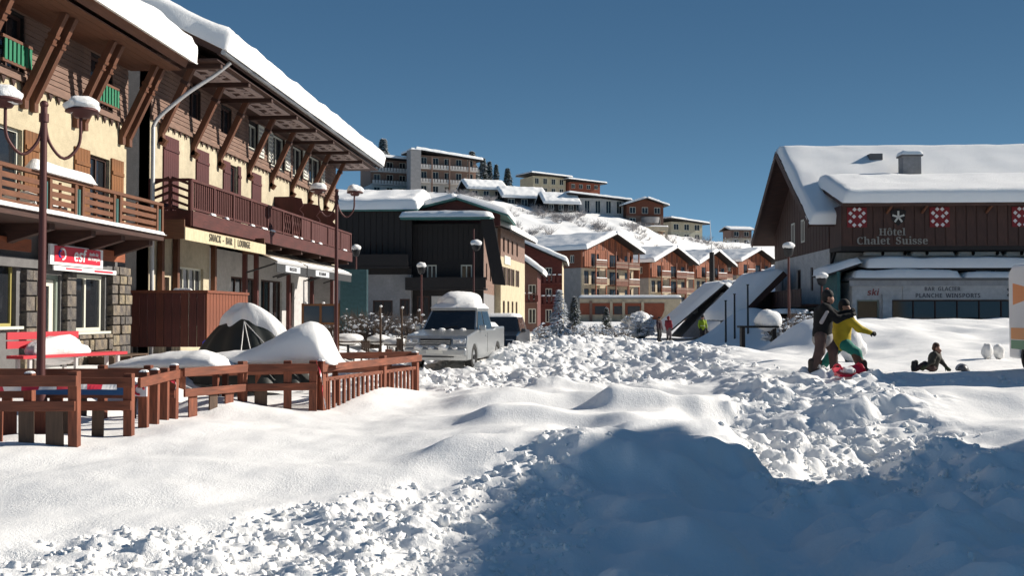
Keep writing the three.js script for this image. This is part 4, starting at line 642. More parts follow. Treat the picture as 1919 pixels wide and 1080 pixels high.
// ---------------------------------------------------------------- the house and vehicles beyond the right edge that shade the foreground
{
  const b = thing('shading_house', 'tall chalet standing beyond the right edge that shades the foreground snow', 'chalet', [17.2, 0, 7]);
  b.rotation.y = -Math.PI / 2; b.position.z = -18.4; // front to the street
  const W = 24, hs = [[2, 1.2, 3.2, 2.8], [6, 1.2, 7.2, 2.8], [10, 1.2, 11.2, 2.8], [2, 4.4, 3.2, 6], [6, 4.4, 7.2, 6], [10, 4.4, 11.2, 6]];
  blockBody(b, W, 10, 0, 8.8, [M.cream, M.cream], hs); winOn(b, 'front', W, 10, hs); roofX(b, W, 10, 8.8, 3.0, { over: 0.7, snow: 0.5, seed: 3 });
}
// ---------------------------------------------------------------- timber fences of the terrace
const gy = (x, z) => land(x, z);
function fence(label, [x0, z0], [x1, z1], { top = 1.0, posts, boards: bo = 'wide', mid = 0.62, rails = 2, thick = 0.13 } = {}) {
  const L = Math.hypot(x1 - x0, z1 - z0), turn = Math.atan2(-(z1 - z0), x1 - x0), f = thing('timber_fence', label, 'fence', [x0, 0, z0], turn, 'terrace fences');
  const at = (t) => [mix(x0, x1, t / L), mix(z0, z1, t / L)], r = rng(Math.round((x0 + z0) * 1000) ^ 77);
  for (const t of posts) { const [px, pz] = at(t), g = gy(px, pz), h = top + 0.03 - (g - 0.35); const p = part('post', metreUV(new RoundedBoxGeometry(thick, h, 0.14, 1, 0.012)), M.fence, f, [t, g - 0.35 + h / 2, 0], [rr(-0.012, 0.012, r), 0, rr(-0.012, 0.012, r)]); if (r() < 0.4) part('snow_cap', snowPad(0.12, 0.12, 0.035, { r: 0.05, nx: 8, nz: 8, seed: t }), M.snowRoof, p, [0, h / 2 + 0.001, 0]); }
  part('top_rail', metreUV(new RoundedBoxGeometry(L + 0.1, 0.15, 0.05, 1, 0.008)), M.fence, f, [L / 2, top - 0.10, 0.096]);
  if (rails > 1) part('lower_rail', metreUV(new RoundedBoxGeometry(L + 0.06, 0.14, 0.045, 1, 0.008)), M.fence, f, [L / 2, mid - 0.06, 0.094]);
  if (bo === 'wide') for (let t = 0.22; t < L - 0.15; t += 0.44) { if (posts.some((q) => Math.abs(q - t) < 0.16)) continue; const [px, pz] = at(t), g = gy(px, pz), w = rr(0.17, 0.24, r); part('board', cb(w, mid - (g - 0.25) - 0.01, 0.028, 0, 0, 0), r() < 0.55 ? M.fenceBoard : M.fence, f, [t + rr(-0.05, 0.05, r), g - 0.25, 0.05], [0, 0, rr(-0.015, 0.015, r)]); }
  if (bo === 'picket') { part('picket_rail', cb(L, 0.07, 0.05, L / 2, mid - 0.04, 0.02), M.fence, f); for (let t = 0.16; t < L - 0.08; t += 0.215) { if (posts.some((q) => Math.abs(q - t) < 0.1)) continue; const [px, pz] = at(t), g = gy(px, pz); part('picket', cb(0.06, mid - (g - 0.2), 0.05, 0, 0, 0), M.fence, f, [t, g - 0.2, 0.02], [0, 0, rr(-0.012, 0.012, r)]); } }
  return f;
}
fence('nearest timber fence, its end post tallest at the left foreground', [-10.0, -13.1], [-6.95, -13.4], { top: 1.1, mid: 0.72, posts: [0.2, 1.7, 3.05] });
fence('second timber fence just behind the nearest one with striped tape on it', [-10.0, -14.3], [-6.72, -14.6], { top: 1.0, mid: 0.62, posts: [0.3, 1.8, 3.26] });
fence('short side fence of close posts leading back from the second fence', [-6.76, -14.75], [-7.1, -17.0], { top: 0.98, mid: 0.6, posts: [0.55, 1.15, 1.75], boards: 'none', rails: 1 });
fence('long rear fence rail behind the two nearest fences', [-10.6, -16.8], [-7.05, -17.0], { top: 1.0, mid: 0.6, posts: [0.1, 2.3, 3.1, 3.53] });
fence('fence run under the low end of the snow drift', [-7.02, -17.2], [-6.4, -18.6], { top: 1.0, mid: 0.6, posts: [1.5] });
fence('fence run below the tall peak of the snow drift', [-6.36, -18.65], [-5.15, -19.0], { top: 1.0, mid: 0.6, posts: [0.75, 1.22], thick: 0.15 });
fence('sunlit picket fence turning away from the drift towards the pickup', [-5.1, -19.05], [-4.0, -23.7], { top: 0.98, mid: 0.66, posts: [0.12, 2.9, 4.72], boards: 'picket', rails: 1 });
fence('rear fence rail between the drift and the tarpaulin', [-9.2, -21.0], [-4.2, -23.7], { top: 1.06, mid: 0.7, posts: [0.6, 2.2, 3.6, 5.2], boards: 'none' });

// red and white barrier tape
function tape(pts, label) {
  const t = thing('barrier_tape', label, 'tape', [0, 0, 0], 0, 'striped tapes on the fences'), red = std([0.6, 0.03, 0.06], { roughness: 0.5, side: THREE.DoubleSide }), wh = std([0.75, 0.74, 0.74], { roughness: 0.5, side: THREE.DoubleSide });
  const c = new THREE.CatmullRomCurve3(pts.map((p) => new THREE.Vector3(...p))), n = Math.max(4, Math.round(c.getLength() / 0.24));
  for (let i = 0; i < n; i++) { const s = []; for (let k = 0; k <= 4; k++) { const u = (i + k / 4) / n, p = c.getPoint(u), tw = 0.5 * Math.sin(u * 19); s.push([p, tw]); }
    const pos = []; for (let k = 0; k < 4; k++) { const [a, ta] = s[k], [b, tb] = s[k + 1], q = (p, w, e) => [p.x, p.y + e * 0.038 * Math.cos(w), p.z + e * 0.038 * Math.sin(w)]; pos.push(...q(a, ta, -1), ...q(b, tb, -1), ...q(b, tb, 1), ...q(a, ta, -1), ...q(b, tb, 1), ...q(a, ta, 1)); }
    const g = new THREE.BufferGeometry(); g.setAttribute('position', new THREE.Float32BufferAttribute(pos, 3)); g.computeVertexNormals(); part(i % 2 ? 'white_stripe' : 'red_stripe', metreUV(g), i % 2 ? wh : red, t); }
}
tape([[-9.6, 0.86, -13.95], [-8.6, 0.83, -14.0], [-7.6, 0.86, -14.1], [-6.86, 0.84, -14.42]], 'striped red and white tape stretched behind the nearest fence');
tape([[-7.42, 0.42, -16.82], [-7.28, 0.62, -16.78], [-7.1, 0.8, -16.84], [-7.0, 0.72, -16.9], [-7.02, 0.6, -16.92]], 'loose striped tape end wound round a rear fence post');
tape([[-5.1, 1.0, -18.9], [-5.0, 0.7, -18.92], [-4.98, 0.4, -18.92], [-4.9, 0.15, -18.85]], 'striped tape hanging down the post below the drift peak');
{ const s = thing('blue_banner', 'blue and white panel hanging behind the gap of the nearest fence', 'banner', [-8.0, 0.66, -15.2]); part('panel', cb(1.5, 0.17, 0.03, 0.2, 0, 0), std([0.02, 0.11, 0.28], { roughness: 0.5 }), s); part('white_end', cb(0.3, 0.21, 0.026, 1.1, -0.02, 0), std([0.7, 0.7, 0.72]), s); part('red_ring', metreUV(new THREE.TorusGeometry(0.075, 0.018, 6, 20, 5)), std([0.5, 0.03, 0.06]), s, [1.13, 0.085, 0.02]); }

// ---------------------------------------------------------------- drift of snow, with the table it lies on
function driftGeo(prof, depth, yb, seed) { // prof: [x, crest height, half-depth factor]
  const nx = 90, nz = 24, pos = [], uv = [], idx = [], x0 = prof[0][0], x1 = prof[prof.length - 1][0];
  for (let i = 0; i <= nx; i++) for (let j = 0; j <= nz; j++) { const x = mix(x0, x1, i / nx), h = lin(prof, x) * 0.5 + 0.25 * (lin(prof, x - 0.1) + lin(prof, x + 0.1)), a = Math.PI * j / nz, e = Math.min(1, Math.sqrt(Math.max(0, Math.min(x - x0, x1 - x) / 0.3)));
    const zz = -Math.cos(a) * depth * (0.75 + 0.25 * e), up = Math.pow(Math.sin(a), 0.62);
    pos.push(x, yb + Math.max(0, h * e * up * (1 + 0.05 * vn(x * 2 + seed, zz * 2)) + (up > 0.05 ? 0.015 * vn(x * 4, zz * 4 + seed) : 0)), zz); uv.push(x, zz + a * 0.3); }
  for (let i = 0; i < nx; i++) for (let j = 0; j < nz; j++) { const k = i * (nz + 1) + j; idx.push(k, k + 1, k + nz + 1, k + 1, k + nz + 2, k + nz + 1); }
  for (let i = 0; i < nx; i++) { const a = i * (nz + 1), b = a + nz, c = a + nz + 1, d = c + nz; idx.push(a, c, b, c, d, b); }
  const g = new THREE.BufferGeometry(); g.setAttribute('position', new THREE.Float32BufferAttribute(pos, 3)); g.setAttribute('uv', new THREE.Float32BufferAttribute(uv, 2)); g.setIndex(idx); g.computeVertexNormals(); return g;
}
{ const d = lone('snow_drift', driftGeo([[-1.9, 0.02], [-1.5, 0.16], [-0.6, 0.2], [0.2, 0.28], [0.75, 0.52], [1.15, 0.78], [1.4, 0.86], [1.62, 0.78], [1.85, 0.45], [2.0, 0.1]], 0.62, 0.93, 3), M.snow, 'tall smooth snow drift with a rounded peak on the terrace table', 'snow drift'); d.position.set(-6.85, 0, -19.75);
  const e = lone('snow_drift', driftGeo([[-1.5, 0.02], [-0.9, 0.2], [-0.2, 0.3], [0.4, 0.33], [0.75, 0.2], [0.95, 0.03]], 0.5, 0.9, 7), M.snow, 'low long snow drift left of the tall rounded drift', 'snow drift'); e.position.set(-7.65, 0, -18.9);
  const t = thing('terrace_table', 'long timber table buried under the tall snow drift', 'table', [-6.85, 0, -19.75]); part('table_top', cb(4.0, 0.06, 1.1, 0.05, 0.866, 0), M.fence, t); for (const [x, z] of [[-1.7, 0.4], [1.8, 0.4], [-1.7, -0.4], [1.8, -0.4]]) part('leg', cb(0.1, 0.9, 0.1, x, -0.04, z), M.fence, t);
  const u = thing('terrace_table', 'timber table under the low long snow drift', 'table', [-7.65, 0, -18.9]); part('table_top', cb(2.5, 0.05, 0.8, -0.25, 0.846, 0), M.fence, u); for (const [x, z] of [[-1.3, 0.25], [0.7, 0.25], [-1.3, -0.25], [0.7, -0.25]]) part('leg', cb(0.1, 0.9, 0.1, x, -0.06, z), M.fence, u);
}
// ---------------------------------------------------------------- terrace: enclosure, tarpaulin, bench
{
  const e = thing('plank_enclosure', 'red-brown plank enclosure of the bar terrace with its right side sunlit', 'enclosure', [-12.0, 0, -26.0]);
  for (let k = 0; k < 9; k++) part('plank', cb(0.205, 1.42, 0.04, 0.12 + k * 0.222, 1.05, 0), k % 3 ? M.redBrown : wood([0.15, 0.035, 0.02]), e);
  for (let k = 0; k < 14; k++) part('plank', cb(0.04, 1.42, 0.21, 2.03, 1.05, -0.12 - k * 0.232), M.fence, e);
  part('top_rail', cb(2.1, 0.07, 0.12, 1.0, 2.472, 0), M.fence, e); part('top_rail', cb(0.12, 0.07, 3.3, 2.03, 2.472, -1.6), M.fence, e);
  for (const [x, z] of [[0.1, -0.08], [1.0, -0.08], [1.95, -0.08], [1.95, -1.6], [1.95, -3.2]]) part('post', cb(0.1, 2.2, 0.1, x, 0.3, z), M.brownD, e);
  part('snow_cover', snowPad(0.5, 0.1, 0.05, { r: 0.04, nx: 8, nz: 6 }), M.snowRoof, e, [1.4, 2.545, 0]);
  const t = thing('tarpaulin_stack', 'dark green tarpaulin over stacked furniture with a slumped snow cap', 'tarpaulin', [-7.75, 0.35, -22.8]);
  const n = 72, m = 14, pos = [], idx = [], uv = []; for (let j = 0; j <= m; j++) for (let i = 0; i < n; i++) { const v = j / m, a = i / n * 6.2832, f = 1 + 0.07 * Math.sin(a * 11 + 2 * v) * v + 0.05 * Math.sin(a * 5 + 1) * v, rr_ = (0.10 + 0.90 * Math.pow(v, 0.85)) * f; pos.push(Math.cos(a) * 1.42 * rr_ - 0.1 * (1 - v), 1.62 * (1 - Math.pow(v, 1.7)) * (0.94 + 0.06 * Math.sin(a * 2)), Math.sin(a) * 0.85 * rr_); uv.push(a, v * 2); }
  for (let j = 0; j < m; j++) for (let i = 0; i < n; i++) { const a = j * n + i, b = j * n + (i + 1) % n; idx.push(a, b, a + n, b, b + n, a + n); }
  const g = new THREE.BufferGeometry(); g.setAttribute('position', new THREE.Float32BufferAttribute(pos, 3)); g.setAttribute('uv', new THREE.Float32BufferAttribute(uv, 2)); g.setIndex(idx); g.computeVertexNormals(); part('sheet', g, std([0.018, 0.021, 0.018], { roughness: 0.6, side: THREE.DoubleSide }), t);
  part('cord', [rod([0.05, 1.4, 0.42], [0.1, 0.6, 0.8], 0.012), rod([0.05, 1.4, 0.42], [0.35, 0.6, 0.76], 0.012), rod([0.05, 1.4, 0.42], [0.85, 0.6, 0.55], 0.012)], M.pipe, t); { const sp = [], si = [], su = [], mm = 12; for (let j = 0; j <= mm; j++) for (let i = 0; i < n; i++) { const a = i / n * 6.2832, lim = 0.24 + 0.52 * Math.max(0, Math.cos(a + 0.35)) + 0.05 * Math.sin(a * 7), v = lim * j / mm, f = 1 + 0.07 * Math.sin(a * 11 + 2 * v) * v + 0.05 * Math.sin(a * 5 + 1) * v, q = (0.10 + 0.90 * Math.pow(v, 0.85)) * f * (j ? 1 : 0.02), up = 0.2 * Math.sqrt(1 - Math.pow(j / mm, 2.2)) + 0.008, e = 1 + 0.06 * Math.sin(3.14 * j / mm); sp.push(Math.cos(a) * 1.42 * q * e - 0.1 * (1 - v), 1.62 * (1 - Math.pow(v, 1.7)) * (0.94 + 0.06 * Math.sin(a * 2)) + up, Math.sin(a) * 0.85 * q * e); su.push(Math.cos(a) * q, Math.sin(a) * q); } for (let j = 0; j < mm; j++) for (let i = 0; i < n; i++) { const a = j * n + i, c2 = j * n + (i + 1) % n; si.push(a, c2, a + n, c2, c2 + n, a + n); } const sg = new THREE.BufferGeometry(); sg.setAttribute('position', new THREE.Float32BufferAttribute(sp, 3)); sg.setAttribute('uv', new THREE.Float32BufferAttribute(su, 2)); sg.setIndex(si); sg.computeVertexNormals(); part('snow_cap', sg, M.snowRoof, t); }
  const b = thing('red_bench', 'red plank bench heaped with snow in front of the stone shop', 'bench', [-10.25, 0.66, -19.3], 1.25);
  for (const k of [0, 1, 2]) part('seat_plank', cb(2.6, 0.06, 0.13, 0, 0.42, 0.15 * k), std([0.50, 0.02, 0.035], { roughness: 0.5 }), b); for (const k of [0, 1]) part('back_plank', cb(1.7, 0.14, 0.04, -0.4, 0.6 + 0.17 * k, -0.12), std([0.50, 0.02, 0.035], { roughness: 0.5 }), b); for (const x of [-1.1, 0, 1.1]) for (const z of [0, 0.3]) part('leg', cb(0.06, 0.5, 0.06, x, -0.08, z), M.pipe, b); part('snow_heap', lump(0.75, 0.26, 0.24, 9, 0.25, 4), M.snowRoof, b, [-0.25, 0.56, 0.1]);
  const p = thing('wooden_pallet', 'weathered wooden pallet leaning under the shop window', 'pallet', [-11.2, 0.75, -23.6], Math.PI / 2); for (let k = 0; k < 5; k++) part('slat', cb(1.9, 0.03, 0.09, 0, 0.16, -0.24 + k * 0.13), M.fenceBoard, p); for (const x of [-0.85, 0, 0.85]) part('bearer', cb(0.09, 0.16, 0.62, x, 0, 0.02), M.fenceBoard, p);
  lone('blue_ball', lump(0.09, 0.1, 0.09, 3, 0.05, 3).translate(-9.0, 1.2, -23.5), std([0.01, 0.05, 0.75], { roughness: 0.35 }), 'small bright blue ball below the plank enclosure by the tarpaulin', 'ball');
  rodStand('ball stand', -9.0, 1.1, -23.5);
}
function rodStand(_, x, y, z) { const s = thing('ball_stand', 'thin dark stand holding the small blue ball', 'stand', [x, 0, z]); part('rod', rod([0, 0.3, 0], [0, y, 0], 0.02), M.black, s); part('foot', cb(0.3, 0.03, 0.3, 0, 0.55, 0), M.black, s); }
// ---------------------------------------------------------------- street lamps
function domeHead(parent, x, y, z, r, seed) { const h = part('lamp_head', metreUV(new THREE.LatheGeometry([[0.02, -0.10], [r * 0.45, -0.09], [r * 0.6, -0.02], [r, 0], [r * 0.96, 0.05], [r * 0.6, 0.11], [0.01, 0.13]].map((p) => new THREE.Vector2(...p)), 20)), M.pole, parent, [x, y, z]); part('snow_cap', lump(r * 1.04, r * 0.6, r * 1.0, seed, 0.16, 4), M.snowRoof, h, [0, 0.12, 0]); return h; }
function twinLamp(label, x, z, yb, H, dir, s = 1) {
  const l = thing('twin_street_lamp', label, 'street lamp', [x, yb, z], dir, 'twin-armed street lamps');
  part('pole', [rod([0, -0.3, 0], [0, H, 0], 0.075, 0.055, 12)], M.pole, l); part('finial', lump(0.07, 0.07, 0.07, 2, 0.03, 3), M.pole, l, [0, H + 0.03, 0]); part('base', metreUV(new THREE.CylinderGeometry(0.09, 0.13, 0.5, 12)), M.pole, l, [0, 0.1, 0]);
  for (const k of [-1, 1]) { part('arm', tube([[0, H - 0.12, 0], [k * 0.10, H - 0.62, 0], [k * 0.34 * s, H - 0.86, 0], [k * 0.58 * s, H - 0.62, 0], [k * 0.62 * s, H - 0.1, 0]], 0.028), M.pole, l); domeHead(l, k * 0.64 * s, H - 0.02, 0, 0.28 * s, 5 + k + x); }
  part('collar', metreUV(new THREE.CylinderGeometry(0.08, 0.08, 0.14, 12)), M.pole, l, [0, H - 0.2, 0]); return l;
}
twinLamp('twin-headed lamp post standing before the ski school at the left edge', -9.2, -16.55, 0.35, 5.1, 0.85);
twinLamp('twin-headed lamp post before the bar awnings with an icicle', -8.5, -34.0, 0.5, 5.6, 0.5);
function postLamp(label, x, z, y, top, r = 0.2, extra = 0) {
  const l = thing('post_lamp', label, 'street lamp', [x, y, z], 0, 'single post lamps'); part('pole', rod([0, -0.3, 0], [0, top - y - 0.1 + extra, 0], 0.06, 0.045, 10), M.pole, l);
  const h = part('lamp_head', metreUV(new THREE.LatheGeometry([[0.05, -0.3], [r * 0.7, -0.22], [r, 0.02], [r * 0.8, 0.1], [0.02, 0.2]].map((p) => new THREE.Vector2(...p)), 16)), M.black, l, [extra ? 0.14 : 0, top - y, 0]); part('snow_cap', lump(r * 1.1, r * 0.75, r * 1.1, x, 0.15, 3), M.snowRoof, h, [0, 0.15, 0]);
}
postLamp('snow-capped lamp against the dark chalet left of the others', -11.5, -50, 0.4, 5.1, 0.22); postLamp('snow-capped lamp directly above the pickup bonnet', -8.2, -50, 0.3, 4.2, 0.22); postLamp('tall pole lamp with a side lantern at the corner of the dark chalet', -6.7, -60, 0.2, 6.0, 0.3, 1.1);
postLamp('tall snow-capped lamp left of the hotel front', 8.2, -42, 1.2, 4.55, 0.22); postLamp('lower lamp with a bushy snow cap beside the hotel restaurant', 10.65, -47, 1.4, 3.5, 0.24);
[[8.58, 3.5], [7.88, 3.0], [7.41, 2.65]].forEach(([x, h], i) => { const l = thing('black_pole', ['tallest of three plain black poles by the shed', 'middle one of three plain black poles by the shed', 'shortest of three plain black poles by the shed'][i], 'pole', [x, 0, -55], 0, 'plain black poles'); part('pole', rod([0, -0.2, 0], [0, h, 0], 0.055, 0.045, 10), M.black, l); part('cap', cyl(0.075, 0.075, 0.05, 10), M.black, l, [0, h, 0]); });
{ const l = thing('flag_pole', 'thick dark trunk-like pole in front of the third apartment house', 'pole', [14.6, 0, -120]); part('pole', rod([0, 0, 0], [0, 9.2, 0], 0.35, 0.28, 12), M.brownD, l); part('mast', rod([0, 9.2, 0], [-0.2, 13.0, 0], 0.06, 0.03, 8), M.pipe, l); }
// ---------------------------------------------------------------- terrace of the restaurant
{
  const tw = wood([0.10, 0.055, 0.035]);
  [[-7.9, -38.6, 2.2], [-7.1, -38.8, 2.15], [-6.55, -39.4, 2.05], [-9.6, -36.5, 2.3], [-10.1, -36.0, 2.3]].forEach(([x, z, h], i) => { const p = thing('terrace_stake', ['pale stake at the middle of the snowy terrace', 'pale stake nearest the pickup', 'thin stake behind the pickup bonnet', 'stake left of the twin lamp post', 'stake by the wooden screen'][i], 'stake', [x, 0, z], 0, 'stakes of the terrace'); part('shaft', rod([0, 0.2, 0], [rr(-0.03, 0.03), h, 0], 0.045, 0.04, 8), i < 3 ? M.fenceBoard : M.brownM, p); part('snow_cap', lump(0.06, 0.05, 0.06, i, 0.1, 2), M.snowRoof, p, [0, h + 0.02, 0]); });
  const s = thing('wooden_screen', 'brown framed glass screen at the edge of the bar terrace', 'screen', [-10.0, 0.55, -35.2], 0.25); for (const x of [0, 0.62, 1.24]) part('post', cb(0.08, 1.75, 0.08, x, 0, 0), M.shutter, s); for (const y of [0.1, 1.0, 1.66]) part('rail', cb(1.3, 0.07, 0.06, 0.62, y, 0.002), M.shutter, s); for (const x of [0.31, 0.93]) part('pane', cb(0.54, 0.6, 0.012, x, 1.06, 0), M.glassB, s);
  [[-8.7, -36.6, 0.55, 'snow-topped round table nearest the drift'], [-7.6, -40.2, 0.5, 'snow-topped table beyond the stakes'], [-8.4, -40.8, 0.5, 'snow-topped table under the hedge']].forEach(([x, z, r, label], i) => { const g = gy(x, z), t = thing('cafe_table', label, 'table', [x, g - 0.1, z], 0, 'snowy terrace tables'); part('table_top', metreUV(new THREE.CylinderGeometry(r, r, 0.04, 24)), tw, t, [0, 0.74, 0]); part('pedestal', rod([0, 0, 0], [0, 0.74, 0], 0.05), M.black, t); part('base', cyl(0.22, 0.25, 0.04, 16), M.black, t, [0, 0.1, 0]); part('snow_cover', lump(r * 1.02, 0.2, r * 1.02, i + 3, 0.12, 4), M.snowRoof, t, [0, 0.84, 0]); });
  [[-9.3, -36.4, 0.4], [-8.1, -36.1, -0.6], [-7.9, -41.2, 0.9], [-7.2, -39.6, 2.2]].forEach(([x, z, a], i) => { const g = gy(x, z), c = thing('cafe_chair', ['dark slatted chair left of the round snowy table', 'dark slatted chair right of the round snowy table', 'dark slatted chair behind the far tables', 'dark slatted chair beside the middle stake'][i], 'chair', [x, g - 0.1, z], a, 'terrace chairs'); part('seat', cb(0.44, 0.04, 0.42, 0, 0.44, 0), tw, c); for (let k = 0; k < 4; k++) part('back_slat', cb(0.07, 0.42, 0.025, -0.16 + k * 0.107, 0.5, -0.2), tw, c); part('back_rail', cb(0.44, 0.05, 0.03, 0, 0.92, -0.2), tw, c); for (const [p, q] of [[-0.19, 0.18], [0.19, 0.18], [-0.19, -0.2], [0.19, -0.2]]) part('leg', cb(0.035, 0.44, 0.035, p, 0, q), tw, c); part('snow_cover', lump(0.2, 0.13, 0.19, i, 0.2, 3), M.snowRoof, c, [0, 0.5, 0]); });
  const h = thing('teal_hoarding', 'teal painted hoarding beside the last awning', 'hoarding', [-10.75, 0.5, -46.2], 0.35); part('board', cb(1.2, 2.9, 0.06, 0, 0.6, 0), panel([0.055, 0.135, 0.15]), h); part('edge', cb(0.08, 2.9, 0.1, 0.64, 0.6, 0), panel([0.25, 0.40, 0.42]), h); for (const x of [-0.5, 0.5]) part('leg', cb(0.08, 0.9, 0.08, x, -0.3, -0.05), M.brownM, h);
}
// ---------------------------------------------------------------- vehicles
function plate(pts, t, mat, name, parent) { // a thin slab on four corner points, pushed out along its normal
  const P = pts.map((p) => new THREE.Vector3(...p)), n = P[1].clone().sub(P[0]).cross(P[3].clone().sub(P[0])).normalize().multiplyScalar(t), Q = P.map((p) => p.clone().add(n)), pos = [], q = (a, b, c, d) => [a, b, c, a, c, d].forEach((v) => pos.push(v.x, v.y, v.z));
  q(Q[0], Q[1], Q[2], Q[3]); q(P[3], P[2], P[1], P[0]); for (let i = 0; i < 4; i++) { const j = (i + 1) % 4; q(P[i], P[j], Q[j], Q[i]); }
  const g = new THREE.BufferGeometry(); g.setAttribute('position', new THREE.Float32BufferAttribute(pos, 3)); g.computeVertexNormals(); return part(name, metreUV(g), mat, parent);
}
function taper(w0, w1, zb, zt, y0, y1, r = 0) { // cabin: [rear, front] at the bottom and at the top
  const v = [[-w0, y0, zb[0]], [w0, y0, zb[0]], [w0, y0, zb[1]], [-w0, y0, zb[1]], [-w1, y1, zt[0]], [w1, y1, zt[0]], [w1, y1, zt[1]], [-w1, y1, zt[1]]], f = [[0, 1, 2, 3], [7, 6, 5, 4], [3, 2, 6, 7], [1, 0, 4, 5], [2, 1, 5, 6], [0, 3, 7, 4]], pos = [];
  for (const [a, b, c, d] of f) for (const k of [a, b, c, a, c, d]) pos.push(...v[k]);
  const g = new THREE.BufferGeometry(); g.setAttribute('position', new THREE.Float32BufferAttribute(pos, 3)); g.computeVertexNormals(); return metreUV(g);
}
const tyreM = std([0.018, 0.018, 0.018], { roughness: 0.9 }), rimM = metal([0.45, 0.46, 0.47], 0.35, 0.8);
function wheel(parent, x, z, r) { const s = Math.sign(x), w = part('wheel', metreUV(new THREE.LatheGeometry([[r * 0.62, -0.11], [r * 0.95, -0.11], [r, -0.07], [r, 0.07], [r * 0.95, 0.11], [r * 0.62, 0.11]].map((p) => new THREE.Vector2(...p)), 26).rotateZ(Math.PI / 2)), tyreM, parent, [x, r, z]); part('rim', metreUV(new THREE.CylinderGeometry(r * 0.63, r * 0.63, 0.17, 22).rotateZ(Math.PI / 2)), rimM, w); part('hub', metreUV(new THREE.CylinderGeometry(r * 0.2, r * 0.16, 0.05, 12).rotateZ(-s * Math.PI / 2)), M.black, w, [s * 0.1, 0, 0]); }
